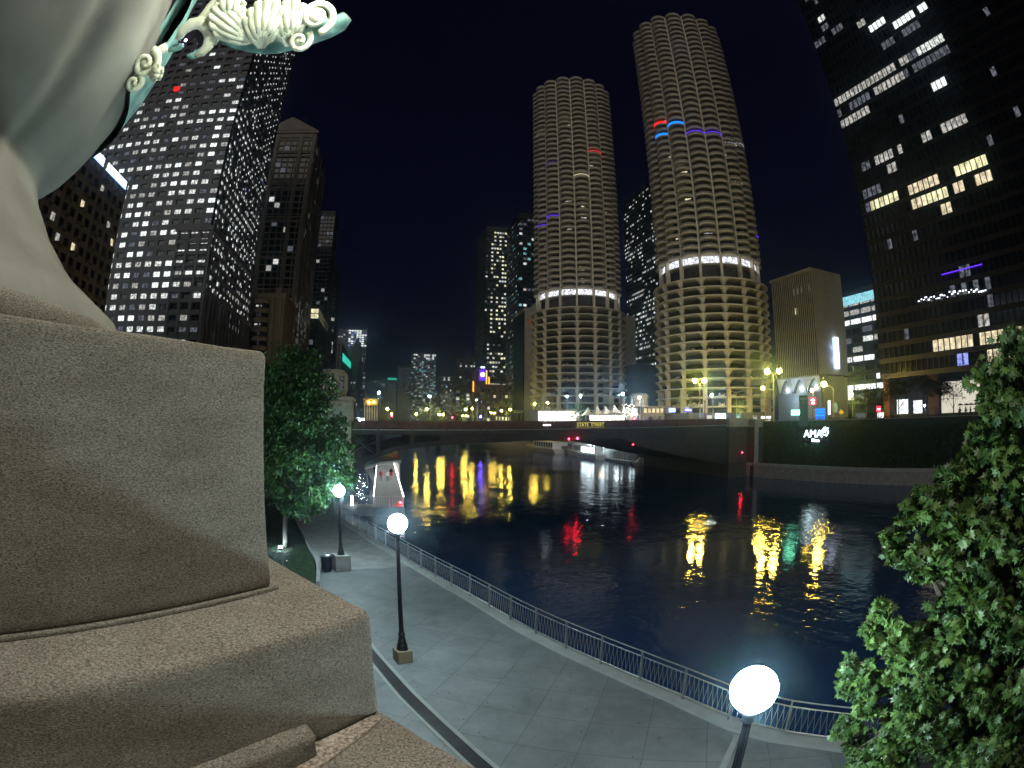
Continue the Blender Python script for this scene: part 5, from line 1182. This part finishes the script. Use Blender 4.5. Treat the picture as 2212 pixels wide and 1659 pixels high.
# ================================================================== NORTH BANK WALL, SIGN
T = thing('ivy_wall', 'long embankment wall covered in dark ivy below the plaza', 'wall', (70, 55, 2))
top = [(p[0], p[1]) for p in IVY]; bk = [(p[0]+1.2, p[1]+.6) for p in IVY]
MB().prism(top + bk[::-1], 2.0, 9.75).build('wall', 'concrete_dark', T)
iv = MB(); IL = resample(IVY[1:], .25); sh = leaf_shape('small')
for i in range(21000):
    p = random.choice(IL); q = Vector((p.x+random.uniform(-.15, .15), p.y+random.uniform(-.3, .3))); tdir = Vector((IVY[-1][0]-IVY[-3][0], IVY[-1][1]-IVY[-3][1])).normalized(); nrm = Vector((-tdir.y, tdir.x))
    if nrm.dot(Vector((-1, -.3))) < 0: nrm = -nrm
    if q.y > 71.4 and random.random() < .5: continue
    q = q + nrm*random.uniform(.05, .34); z = random.uniform(2.3, 9.62)
    # the plaque field is clipped clear
    if 60.4 < q.y < 66.2 and 5.9 < z < 9.0 and random.random() < .75: continue
    add_leaf(iv, (q.x, q.y, z), .28, sh, 1.2)
o = iv.build('ivy', 'leaf_ivy', T); o['kind'] = 'stuff'
MB().prism([(62.3,73.2),(64.0,73.2),(64.5,76),(62.5,76)], 2, 10.1).build('end_pier', 'concrete_mid', T)
MB().prism([(x-.1, y-.05) for x, y in IVY[2:]] + [(x+.8, y+.3) for x, y in IVY[2:]][::-1], 9.751, 9.84).build('coping', 'concrete_mid', T)
tdir = Vector((75.5-64.2, 35.5-73)).normalized(); rgt = Vector((tdir.x, tdir.y, 0)); nrm3 = rgt.cross(Vector((0,0,1)))
S = thing('plaza_sign', 'white glowing plaza name sign on the ivy wall', 'sign', (67.4, 62.3, 7.5))
def onwall(s_, z, d=.55): p = Vector((67.47, 62.13, 0)) + rgt*s_ + Vector((nrm3.x, nrm3.y, 0))*d; p.z = z; return p
if nrm3.dot(Vector((-1, -.3, 0))) < 0: nrm3 = -nrm3
text('AMA', 1.75, 'sign_text', S, onwall(-.62, 7.55), rgt, (0,0,1), .08, bold=0)
text('Plaza', .78, 'sign_text', S, onwall(-.1, 6.5), rgt, (0,0,1), .05, bold=.01)
sw = MB()
for r_, a0, a1, w_ in ((.62, -60, 200, .09), (.40, 60, 300, .08), (.20, -20, 200, .07), (.78, -10, 110, .07)):
    sw.path([tuple(onwall(1.65 + r_*math.cos(R(a0+(a1-a0)*j/14)), 7.75 + r_*math.sin(R(a0+(a1-a0)*j/14)))) for j in range(15)], w_, 6)
for k in range(4): sw.sphere(tuple(onwall(1.5+.28*k, 8.5+.12*math.sin(k*2))), .12, 6)
sw.build('emblem', 'sign_text', S)
o = MB(); a = onwall(-2.7, 6.0, .3); b_ = onwall(2.6, 6.0, .3); a2 = onwall(-2.7, 6.0, .38); b2 = onwall(2.6, 6.0, .38)
o.prism([(a.x, a.y), (b_.x, b_.y), (b2.x, b2.y), (a2.x, a2.y)], 6.05, 8.7); o.build('back_panel', 'dark_metal', S)
q_ = onwall(0, 7.2, 2.2); plight('sign_fill', tuple(q_), 70, (.6, .9, 1), .4)  # point light added before the letters to spread their light

# ================================================================== STREET LEVEL
def at(a, D): dx, dy = ang(a); return dx*D, dy*D
def sodium(a, D, e, label, arms=((0, 1),), mt_='sodium_light', r_=.30, gnd=8.8, rad=.10, grp='yellow street lamps', polemat='concrete_mid', head=True):
    x, y = at(a, D); z = 10 + D*math.tan(R(e)); T = thing('street_lamp', label, 'street lamp', (x, y, gnd), grp)
    right = Vector((math.cos(R(a)), -math.sin(R(a)), 0))
    off = [o_ for o_, _ in arms]; cx_ = sum(off)/len(off) if len(off) > 1 else arms[0][0] + arms[0][1]
    px_, py_ = x + right.x*cx_, y + right.y*cx_
    mb = MB(); mb.path([(px_, py_, gnd), (px_, py_, z-.8)], [rad*1.5, rad*.7], 8); mb.build('pole', polemat, T)
    for o_, _ in arms:
        hx, hy = x + right.x*o_, y + right.y*o_
        if abs(o_-cx_) > .05: mb = MB(); mb.path([(px_, py_, z-.85), ((px_+hx)/2, (py_+hy)/2, z-.35), (hx, hy, z+.2)], .06, 6); mb.build('arm', polemat, T)
        mb = MB(); mb.lathe([(r_*.8, 0), (r_*.7, .12), (.05, .2)], (hx, hy), 10, z=z+r_*.8); hd_ = mb.build('hood', 'iron_black', T)
        mb = MB(); mb.sphere((hx, hy, z), r_, 8); mb.build('lamp_bulb', mt_, hd_)
    return T
emi('sodium_small', (1, .70, .10), 160, True); emi('white_small', (.72, .86, 1), 150, True)
sodium(34.35, 116, 4.29, 'double-headed yellow lamp left of the garage foot', ((-1.0, 0), (1.0, 0)), r_=.48)
sodium(42.5, 112, 5.1, 'tall double-headed yellow lamp in front of the finned hotel', ((-1.3, 0), (1.3, 0)), r_=.52)
sodium(41.31, 112, 3.34, 'single yellow lamp just below the tall double lamp', ((0, .5),), r_=.34)
sodium(48.13, 104, 3.57, 'bright yellow arm lamp before the arched hotel corner', ((0, 1.9),), r_=.50)
sodium(46.77, 126, 2.97, 'yellow lamp beside the red sign', ((0, .4),), r_=.34)
sodium(51.15, 122, 2.52, 'large yellow lamp right of the arched podium', ((0, .4),), r_=.48)
sodium(52.75, 146, 3.15, 'smaller amber lamp above the plaza corner tree', ((0, .4),), r_=.32)
sodium(59.6, 86, .98, 'tiny warm lamp among the plaza tree trunks', ((0, .1),), r_=.12, mt_='white_small', rad=.05)
L_ = [(.59,1.13,150,'leftmost yellow lamp beside the tan bridge house'),(3.71,.65,210,'low yellow lamp in the gap left of the pale mast'),(4.85,1.18,180,'bright yellow lamp at the foot of the tall white mast'),(6.4,.61,230,'low wide yellow lamp right of the tall white mast'),
      (9.04,1.23,220,'left yellow lamp of the higher pair before the brick block'),(9.74,1.29,220,'right yellow lamp of the higher pair before the brick block'),(8.9,.53,260,'low yellow lamp beneath the pair before the brick block'),
      (11.98,.87,250,'yellow lamp left of the columned arcade'),(12.88,1.12,230,'yellow lamp over the columned arcade'),(13.82,1.23,225,'yellow lamp at the right of the columned arcade'),(16.46,1.87,180,'yellow lamp in front of the pale slab wall'),(17.86,2.01,175,'small yellow lamp at the left foot of the farther round tower'),(1.05,.61,260,'faint yellow lamp low at the far left of the bridge')]
for a_, e_, D_, lab in L_: sodium(a_, D_, e_, lab, ((-.8, 0), (.8, 0)) if a_ in (6.4, 8.9, 11.98) else ((0, .2),), mt_='sodium_far' if a_ not in (17.86, 1.05, 8.9, 11.98, .59) else 'sodium_small', r_=.31)
for a_, e_, D_, lab, r_ in [(-.35,2.84,122,'tall pale mast with a white lamp near the left bridge end',.22),(5.13,2.56,130,'tall pale mast with a white lamp in mid river view',.22),(10.18,2.24,150,'thin mast with a small white lamp by the brick block',.12),
      (19.93,2.71,150,'white lamp left of the green cafe tree',.22),(21.4,2.76,150,'white lamp above the green cafe tree',.27),(26.0,2.95,140,'white lamp at the right edge of the farther round tower',.24),(27.76,2.54,118,'white lamp beside the white tender house',.22),(35.67,2.73,122,'white lamp hanging before the yellow garage',.25)]:
    sodium(a_, D_, e_, lab, ((0, .25),), mt_='white_small' if r_ < .15 else ('white_pole' if a_ in (26.0, 27.76, 35.67) else 'white_light'), r_=r_, grp='white street lamps', polemat='rail_steel')
# colour lights reflected in the river
def signal(a_, e_, D_, mt_, lab, r_=.2, cat='traffic light', grp='traffic lights beyond the bridge'):
    x, y = at(a_, D_); z = 10+D_*math.tan(R(e_)); T = thing('traffic_light', lab, cat, (x, y, 8.8), grp)
    MB().tube((x, y, 8.8), (x, y, z-.35), .07).build('pole', 'iron_black', T); MB().box(x-.2, y+.15, z-.8, x+.2, y+.4, z+.45).build('housing', 'iron_black', T); MB().sphere((x, y, z), r_, 8).build('lens', mt_, T)
signal(.95+.1, .35, 140, 'signal_red', 'red traffic light at the left bridge approach', .16)
signal(7.6, .32, 190, 'signal_red', 'red traffic light beyond the middle of the bridge', .22)
signal(27.2, .3, 118, 'signal_red', 'red traffic light beside the tender house', .15)
signal(10.65, .45, 230, 'violet_lamp', 'added violet lamp near the brick block', .30, 'signal lamp')  # violet lamp added to give the purple panel's streak on the river
# fluted columns building left, with yellow wash
T = thing('column_kiosk', 'small portico with thin columns washed yellow beside the left mast', 'portico', (-1.5, 120, 8.8))
W = MB(); W.box(-4.2, 119.5, 13.0, -.9, 124, 14.6); W.box(-4.0, 121, 8.8, -1.1, 124, 13.0); W.build('wall', 'beige_stone', T)
for i in range(6): MB().tube((-3.95+i*.57, 119.9, 8.8), (-3.95+i*.57, 119.9, 13.0), .13).build('column', 'white_paint', T)
for i in range(2): MB().sphere((-3.0+i*1.1, 119.2, 13.7), .12, 6).build('lamp', 'sodium_small', T)
T = thing('street_car', 'car with glaring headlights on the street left of the portico', 'car', (-5.6, 150, 8.8))
o = bpy.data.objects.new('body', cms[0]); col.objects.link(o); o.parent = T; o.rotation_euler = (0, 0, -math.pi/2)
for x in (-6.3, -5.0): MB().sphere((x, 147.6, 9.9), .16, 6).build('headlight', 'white_light', T)
# lattice masts and an unlit mast before the nearer round tower
def lattice(a_, D_, h_, lab):
    x, y = at(a_, D_); T = thing('lattice_mast', lab, 'mast', (x, y, 8.8), 'yellow-lit lattice masts'); w_ = .32; mb = MB()
    cs = [(x-w_, y-w_), (x+w_, y-w_), (x+w_, y+w_), (x-w_, y+w_)]
    for c_ in cs: mb.tube((*c_, 8.8), (x+(c_[0]-x)*.6, y+(c_[1]-y)*.6, 8.8+h_), .045, n=5)
    n_ = int(h_/.7)
    for k in range(n_):
        for q in range(4):
            f0, f1 = 1-.4*k/n_, 1-.4*(k+1)/n_; c0_, c1_ = cs[q], cs[(q+1) % 4]
            if k % 2: c0_, c1_ = c1_, c0_
            mb.tube((x+(c0_[0]-x)*f0, y+(c0_[1]-y)*f0, 8.8+h_*k/n_), (x+(c1_[0]-x)*f1, y+(c1_[1]-y)*f1, 8.8+h_*(k+1)/n_), .03, n=4)
    mb.build('lattice', 'beige_stone', T); MB().box(x-.5, y-.5, 8.8, x+.5, y+.5, 9.3).build('base', 'concrete_mid', T)
lattice(33.35, 112, 6.2, 'yellow-lit lattice mast just left of the double-headed lamp')
lattice(41.75, 110, 7.6, 'taller yellow-lit lattice mast under the single yellow lamp')
x, y = at(38.35, 108); T = thing('unlit_mast', 'thin pale mast with two unlit lamp arms before the garage decks', 'mast', (x, y, 8.8))
MB().path([(x, y, 8.8), (x, y, 15.6)], [.11, .06], 8).build('pole', 'hotel_concrete', T)
for s_ in (-1, 1):
    MB().path([(x, y, 15.5), (x+.8*s_, y-.8*s_, 15.9), (x+1.1*s_, y-1.1*s_, 15.8)], .05, 6).build('arm', 'hotel_concrete', T); MB().obox((x+1.3*s_, y-1.3*s_), (.71, -.71), .32, .14, 15.7, 15.88).build('lamp_head', 'concrete_light', T)
x, y = at(34.9, 106); T = thing('slim_column', 'slim reddish pole right of the double-headed lamp', 'pole', (x, y, 8.8)); MB().lathe([(.28,0),(.26,.5),(.16,.9),(.13,4.8),(.2,4.9),(.2,5.1),(.02,5.3)], (x, y), 10, z=8.8).build('shaft', 'bridge_paint', T, True)
# cafe terrace at the foot of the left round tower
T = thing('cafe_pavilion', 'brightly lit white cafe pavilion at the foot of the farther round tower', 'pavilion', (42, 118, 8.8))
x0_, y0_ = at(16.9, 122); x1_, y1_ = at(21.6, 124)
W = MB(); W.box(x0_, y0_+.5, 8.8, x1_, y0_+7, 12.4); W.box(x0_-.3, y0_, 12.4, x1_+.3, y0_+7.5, 12.7); W.build('frame', 'tent_cloth', T)
nn = 9
for i in range(nn):
    xa = x0_ + (x1_-x0_)*i/nn + .12; xb = x0_ + (x1_-x0_)*(i+1)/nn - .12; MB().box(xa, y0_+.3, 9.3, xb, y0_+.45, 12.2).build('window', 'cafe_light', T)
for i in range(6):
    a_ = 22.2 + i*.95; x, y = at(a_, 120); T = thing('cafe_tent', ['leftmost peaked tent beside the green tree', 'second peaked tent from the green tree', 'third peaked tent from the green tree', 'fourth peaked tent from the green tree', 'fifth peaked tent, near the white lamp', 'sixth and last peaked tent toward the tender house'][i], 'tent', (x, y, 8.8), 'peaked terrace tents')
    W = MB(); h_ = [2.6, 3.0, 3.0, 3.2, 3.0, 2.6][i]; pts = [(-1.15,-1.6),(1.15,-1.6),(1.15,1.6),(-1.15,1.6)]
    vs = []
    for f, hh in ((1, 0), (.62, .28), (.3, .72), (.05, 1.3)):
        for px_, py_ in pts: vs.append((x+px_*f, y+py_*f, 8.8+h_+hh*1.35))
    W.add(vs, [(r__*4+k, r__*4+(k+1) % 4, (r__+1)*4+(k+1) % 4, (r__+1)*4+k) for r__ in range(3) for k in range(4)]); W.build('roof', 'tent_cloth', T)
    W = MB()
    for px_, py_ in pts: W.tube((x+px_, y+py_, 8.8), (x+px_, y+py_, 8.8+h_), .05, n=6)
    W.build('pole', 'white_paint', T)
    if i in (1, 2, 3, 4): MB().box(x-1.0, y+1.2, 10.2, x+1.0, y+1.25, 11.4).build('lit_panel', 'cafe_light', T)
plight('tent_fill', (*at(24.5, 116), 15.2), 350, (1, .9, .7), .3)  # added point light above the tents, no fitting modelled
# string lights right of the tents
T = thing('string_lights', 'cluster of small warm bulbs hung between tents and tender house', 'string lights', (*at(26.7, 121), 8.8))
W = MB(); pts = []
for r__ in range(4):
    for i in range(9):
        x, y = at(25.9+i*.16, 121); z = 11.3 + r__*.8 + .25*math.sin(i*1.7+r__); pts.append((x, y, z)); W.tube((x, y, z+.1), (x, y, z+.35), .02, n=4)
W.path([(p[0], p[1], p[2]+.3) for p in pts[:9]], .02, 4); W.path([(p[0], p[1], p[2]+.3) for p in pts[18:27]], .02, 4)
for q_ in (pts[0], pts[8]): W.tube((q_[0], q_[1], 8.8), (q_[0], q_[1], 14.6), .05)
W.build('wire', 'iron_black', T)
B = MB()
for p in pts: B.sphere(p, random.uniform(.06, .13), 5)
B.build('bulbs', 'cafe_light', T)
# shops at the foot of the right round tower
T = thing('shop_row', 'row of lit shopfronts at the foot of the nearer round tower', 'shops', (*at(34, 128), 8.8))
xa, ya = at(29.0, 128); xb, yb = at(42.5, 128)
W = MB(); W.prism([(xa, ya), (xb, yb), (xb+4, yb+7), (xa+4, ya+7)], 8.8, 11.9); W.build('wall', 'dim_facade', T)
dv_ = Vector((xb-xa, yb-ya)).normalized(); nv_ = Vector((-dv_.y, dv_.x)); nv_ = nv_ if nv_.dot(Vector((-1, -1))) > 0 else -nv_
def shopwin(a_, hw, z0_, z1_, mt_, nm='window', dd=.15):
    t_ = (math.tan(R(a_))*ya - xa)/(dv_.x - math.tan(R(a_))*dv_.y); c_ = Vector((xa, ya)) + dv_*t_ + nv_*dd; mb = MB(); mb.obox((c_.x, c_.y), dv_, hw, .04, z0_, z1_); return mb.build(nm, mt_, T)
shopwin(31.0, 1.2, 9.3, 10.2, 'win_blue'); shopwin(33.0, 1.0, 9.3, 10.0, 'win_white'); shopwin(36.6, 1.25, 9.2, 11.7, 'dock_light'); shopwin(38.6, .5, 9.2, 11.6, 'win_teal'); shopwin(40.4, .5, 9.2, 11.2, 'win_mid'); shopwin(41.6, 1.2, 10.4, 10.9, 'led_white'); shopwin(41.6, 1.1, 9.2, 10.2, 'win_cream'); shopwin(35.4, .6, 9.2, 11.3, 'win_cream')
T = thing('glass_canteen', 'low flat-roofed pavilion glowing amber beside the tender house', 'pavilion', (*at(30.0, 124), 8.8))
x, y = at(29.6, 124); W = MB(); W.box(x-3.6, y, 8.8, x+2.2, y+4, 12.2); W.box(x-4.2, y-.8, 13.2, x+2.9, y+4.4, 13.5); W.box(x-3.6, y+.1, 12.2, x+2.2, y+4, 13.2); W.build('frame', 'brown_stone', T)
for i in range(5): MB().box(x-3.3+i*1.1, y-.1, 12.0, x-2.6+i*1.1, y-.03, 13.0).build('window', 'win_warm', T)
for i in range(4): MB().box(x-3.2+i*1.3, y-.1, 9.4, x-2.6+i*1.3, y-.03, 11.2).build('window', 'win_dim', T)
for a_, wd, lab, bd, mt_, mtt in ((31.35, 1.5, 'cyan and blue lit shop sign left of the double yellow lamp', 'BBP', 'neon_violet', 'sign_white'), (33.1, 1.6, 'blue lit sign reading numbers under the garage arches', '10 300', 'neon_violet', 'sign_white')):
    x, y = at(a_, 119); S = thing('shop_sign', lab, 'sign', (x, y, 12.4), 'blue signs under the garage')
    MB().box(x-wd/2-.1, y, 12.0, x+wd/2+.1, y+.15, 12.9).build('board', 'strip_blue' if a_ < 32 else mt_, S)
    text(bd, .62, mtt, S, (x, y-.04, 12.45), (1, 0, 0), (0, 0, 1), .02, bold=.02)
    MB().tube((x, y+.1, 8.8), (x, y+.1, 12.0), .08).build('post', 'iron_black', S)
# plaza signs
x, y = at(45.8, 92); S = thing('directory_pylon', 'dark freestanding directory pylon by the green sign', 'pylon', (x, y, 8.8))
MB().obox((x, y), (.71, -.71), .78, .2, 8.8, 14.0).build('body', 'dim_facade', S)
fwv = Vector((-.71, -.71, 0)); rv = Vector((.71, -.71, 0)); o_ = Vector((x, y, 13.4)) + fwv*.22
text('AMA', .55, 'concrete_light', S, o_, rv, (0,0,1), .01); text('PLAZA', .22, 'concrete_light', S, o_ - Vector((0,0,.5)), rv, (0,0,1), .01)
x, y = at(46.85, 126); S = thing('red_sign', 'square red illuminated sign near the pylon', 'sign', (x, y, 8.8)); z0_ = 10+126*math.tan(R(1.47)); z1_ = 10+126*math.tan(R(2.23))
MB().obox((x, y), (.71, -.71), .80, .12, z0_, z1_).build('board', 'sign_red', S); W = MB(); c_ = Vector((x, y)) + Vector((-.71, -.71))*.14
W.obox((c_.x, c_.y), (.71, -.71), .50, .02, z0_+.95, z0_+1.25); W.obox((c_.x, c_.y), (.71, -.71), .14, .02, z0_+.2, z0_+1.5); W.obox((c_.x, c_.y), (.71, -.71), .38, .02, z0_+.2, z0_+.6); W.build('emblem', 'sign_white', S)
MB().tube((x, y, 8.8), (x, y, z0_), .09).build('post', 'iron_black', S)
x, y = at(44.9, 88); S = thing('green_sign', 'glaring green-white lit subway style sign on a post', 'sign', (x, y, 8.8)); MB().obox((x, y), (.71, -.71), .70, .12, 10.75, 11.5).build('board', 'sign_green', S); MB().tube((x, y, 8.8), (x, y, 10.75), .06).build('post', 'iron_black', S)
x, y = at(47.65, 120); S = thing('blue_shopfront', 'glowing blue glass stall at street level by the red sign', 'stall', (x, y, 8.8)); MB().obox((x, y), (.71, -.71), 1.3, .8, 8.8, 12.4).build('body', 'dim_facade', S)
for j in range(5): c_ = Vector((x, y)) + Vector((-.71, -.71))*.83; MB().obox((c_.x, c_.y), (.71, -.71), 1.2, .02, 9.3+j*.62, 9.75+j*.62).build('window', 'neon_blue', S)
x, y = at(48.7, 118); S = thing('banner_sign', 'tall thin white vertical sign with a violet edge', 'sign', (x, y, 8.8)); MB().obox((x, y), (.71, -.71), .28, .1, 10.9, 13.8).build('board', 'sign_white', S); c_ = Vector((x, y)) - Vector((.71, -.71))*.34; MB().obox((c_.x, c_.y), (.71, -.71), .04, .1, 10.9, 13.8).build('edge', 'neon_violet', S); MB().tube((x, y, 8.8), (x, y, 10.9), .07).build('post', 'iron_black', S)
x, y = at(50.05, 108); S = thing('warning_sign', 'yellow diamond road sign on a post', 'road sign', (x, y, 8.8)); W = MB(); p = Vector((x, y, 11.2)); u_ = rv*.55
W.add([tuple(p-u_), tuple(p-Vector((0,0,.6))), tuple(p+u_), tuple(p+Vector((0,0,.6))), tuple(p-u_-fwv*.05), tuple(p-Vector((0,0,.6))-fwv*.05), tuple(p+u_-fwv*.05), tuple(p+Vector((0,0,.6))-fwv*.05)], [(0,1,2,3),(7,6,5,4),(0,4,5,1),(1,5,6,2),(2,6,7,3),(3,7,4,0)])
mat('sign_yellow', (.75, .62, .03), .5, var=.05); W.build('plate', 'sign_yellow', S); MB().tube((x, y, 8.8), (x, y, 11.0), .05).build('post', 'rail_steel', S)
x, y = at(49.4, 108); S = thing('blue_panel_sign', 'pale blue rectangular street panel left of the yellow diamond', 'sign', (x, y, 8.8)); mat('panel_blue', (.12, .25, .55), .5); MB().obox((x, y), (.71, -.71), .42, .05, 11.2, 13.1).build('plate', 'panel_blue', S); MB().tube((x, y, 8.8), (x, y, 11.2), .05).build('post', 'rail_steel', S)
x, y = at(54.3, 100); S = thing('small_red_sign', 'small red and white lit sign on a pale post by the corner tree', 'sign', (x, y, 8.8)); MB().obox((x, y), (.8, -.6), .45, .08, 11.0, 12.0).build('board', 'sign_red', S); MB().tube((x, y, 8.8), (x, y, 12), .07).build('post', 'hotel_concrete', S)
MB().obox((x-.1, y-.1), (.8, -.6), .3, .02, 11.3, 11.6).build('emblem', 'sign_white', S)
# plaza hedge along the wall top
hd = MB()
HL = resample([(67.5,66.5),(71.5,53),(76.8,36),(83,20)], .3)
for i in range(5200):
    p = random.choice(HL); add_leaf(hd, (p.x+random.uniform(0, 1.4), p.y+random.uniform(-.2, .2), 9.5+random.random()**1.5*.75), .26, sh, .2)
tag(hd.build('hedge', 'leaf_dark'), 'low dark hedge running along the top of the ivy wall', 'hedge')
# parapet wall between pier and ivy
tag(MB().prism([(62.2,76.2),(64.4,73.3),(65.4,73.8),(63.4,77)], 8.6, 10.25).build('parapet', 'concrete_mid'), 'short concrete parapet where the bridge meets the ivy wall', 'parapet')

# ================================================================== BOATS AND DOCK
def tour_boat(x, y, yaw, Ln, label, lit=None):
    T = thing('tour_boat', label, 'boat', (x, y, 0), 'boats moored beyond the bridge'); ca, sa = math.cos(yaw), math.sin(yaw)
    def W_(u, v, z): return (x+u*ca-v*sa, y+u*sa+v*ca, z)
    h = MB(); n_ = 14; bw_ = Ln*.11; vs = []
    for zz_, sc_, rk in ((-.3, .8, .0), (1.0, 1.0, .35), (1.25, 1.02, .45)):
        for i in range(n_+1):
            f = i/n_; wd = bw_*sc_*(1 if f < .6 else math.sqrt(max(0, 1-((f-.6)/.4)**2))); u = -Ln/2 + Ln*f*(1 + rk*.04); rise = .55*max(0, f-.6)/.4 if zz_ > 0 else 0
            vs.append(W_(u, wd, zz_+rise)); vs.append(W_(u, -wd, zz_+rise))
    k = 2*(n_+1); fs = []
    for l_ in range(2):
        for i in range(n_):
            a = l_*k+2*i; fs.append((a, a+2, a+2+k, a+k)); fs.append((a+3, a+1, a+1+k, a+3+k))
        fs.append((l_*k+1, l_*k, l_*k+k, l_*k+k+1))
    for i in range(n_): a = 2*k+2*i; fs.append((a, a+1, a+3, a+2))
    h.add(vs, fs); h.build('hull', 'boat_hull', T)
    c_ = MB()
    def ob(u0, u1, v0, v1, z0_, z1_, mb): mb.prism([W_(u0, v0, 0)[:2], W_(u1, v0, 0)[:2], W_(u1, v1, 0)[:2], W_(u0, v1, 0)[:2]], z0_, z1_)
    ob(-Ln*.42, Ln*.12, -bw_*.8, bw_*.8, 1.25, 1.7, c_); ob(-Ln*.43, Ln*.14, -bw_*.86, bw_*.86, 3.2, 3.35, c_)
    for i in range(9): ob(-Ln*.42+i*Ln*.067, -Ln*.42+i*Ln*.067+.1, -bw_*.8, bw_*.8, 1.7, 3.2, c_)
    c_.build('cabin', 'white_paint', T)
    g_ = MB(); ob(-Ln*.41, Ln*.11, -bw_*.7, bw_*.7, 1.72, 3.15, g_); g_.build('cabin_window', lit or 'glass_hotel', T)
    rl_ = MB()
    for i in range(16): u = -Ln*.4+i*Ln*.052; rl_.tube(W_(u, bw_*.9, 3.35), W_(u, bw_*.9, 4.2), .03, n=4)
    rl_.tube(W_(-Ln*.4, bw_*.9, 4.2), W_(Ln*.38, bw_*.9, 4.2), .03, n=4); rl_.build('rail', 'white_paint', T)
    return T
tour_boat(54.5, 172, R(95), 30, 'long cream tour boat with its bow pointing away, seen under the arch')
tour_boat(56.5, 146, R(94), 13, 'short white boat moored behind the long tour boat')
tour_boat(54.8, 134, R(94), 15, 'white boat with lit cabin windows in front of the dock pavilion', 'dock_light')
T = thing('motor_boat', 'small pale motorboat tied at the end of the lit dock', 'boat', (57.5, 108, 0), 'boats moored beyond the bridge')
h = MB(); vs = []
for zz_, s_ in ((-.2, .7), (.8, 1)):
    for u, v in ((-2.4, -1), (1.2, -1), (3.0, 0), (1.2, 1), (-2.4, 1)): vs.append((57.5-u*.95*s_, 108+v*.95*s_-u*.2, zz_))
h.add(vs, [(0,1,6,5),(1,2,7,6),(2,3,8,7),(3,4,9,8),(4,0,5,9),(5,6,7,8,9)]); h.build('hull', 'boat_hull', T)
h = MB(); h.add([(58.0,107.3,.8),(58.6,108.8,.8),(56.6,109.2,.8),(56.2,107.6,.8),(57.9,107.5,1.7),(58.3,108.6,1.7),(57.3,108.8,1.7),(57.0,107.7,1.7)], [(0,1,5,4),(1,2,6,5),(2,3,7,6),(3,0,4,7),(4,5,6,7)]); h.build('windscreen', 'boat_hull', T)
for i, (yy, zt) in enumerate([(118, 5.4), (126, 5.8), (134, 5.6), (142, 5.2)]):
    T = thing('dock_pavilion', ['right-hand glowing glass dock pavilion under the arch', 'second glowing dock pavilion from the motorboat', 'third glowing dock pavilion from the motorboat', 'last glowing dock pavilion, behind the short white boat'][i], 'pavilion', (61, yy, 2.2), 'glowing dock pavilions')
    xb_ = 61.6 - i*.55
    W = MB(); W.box(xb_-1.6, yy-3.3, 2.25, xb_+2, yy+3.3, 2.45); W.box(xb_-1.8, yy-3.5, zt, xb_+2.2, yy+3.5, zt+.2)
    for q in (-3.2, -1.6, 0, 1.6, 3.2): W.box(xb_-1.6, yy+q-.07, 2.45, xb_-1.45, yy+q+.07, zt)
    W.build('frame', 'white_paint', T)
    MB().box(xb_+1.0, yy-3.1, 2.5, xb_+1.1, yy+3.1, zt-.3).build('back_wall', 'concrete_light', T)
    for q in range(3): MB().box(xb_-1.2, yy-2.9+q*2.0, 2.8, xb_-1.1, yy-2.9+q*2.0+[.5, .9, .6][q], 2.9+[1.2, 2.0, 1.6][(q+i) % 3]).build('lit_panel', 'dock_light', T)
    MB().sphere((xb_-1.2, yy, zt-.25), .14, 6).build('lamp', 'white_small', T)
T = thing('floating_dock', 'low floating dock with white gate frames below the lit pavilions', 'dock', (57.5, 124, 0))
MB().box(56.6, 112, -.3, 59.3, 140, .55).build('deck', 'concrete_mid', T)
for yy in range(113, 140, 3):
    W = MB(); W.tube((56.7, yy, .5), (56.7, yy, 2.2), .05, n=5); W.tube((56.7, yy+1.3, .5), (56.7, yy+1.3, 2.2), .05, n=5); W.tube((56.7, yy, 2.15), (56.7, yy+1.3, 2.15), .05, n=5); W.tube((56.7, yy, 1.2), (56.7, yy+1.3, 1.2), .04, n=5); W.build('gate_frame', 'white_paint', T)
for o in bpy.data.objects:
    if '_abs' in o: del o['_abs']

# ------------------------------------------------------------------ thin haze added for lamp halos, in place of lens glare
HZ = bpy.data.materials.new('halo_haze'); HZ.use_nodes = True; t = HZ.node_tree; t.nodes.clear()
o_ = t.nodes.new('ShaderNodeOutputMaterial'); v_ = t.nodes.new('ShaderNodeVolumePrincipled')
v_.inputs['Color'].default_value = (.50, .78, 1, 1); v_.inputs['Density'].default_value = .0006; v_.inputs['Anisotropy'].default_value = .955
t.links.new(v_.outputs[0], o_.inputs['Volume'])
hb = MB().box(-260, -80, -4, 330, 1700, 225).build('haze', HZ); tag(hb, kind='stuff')
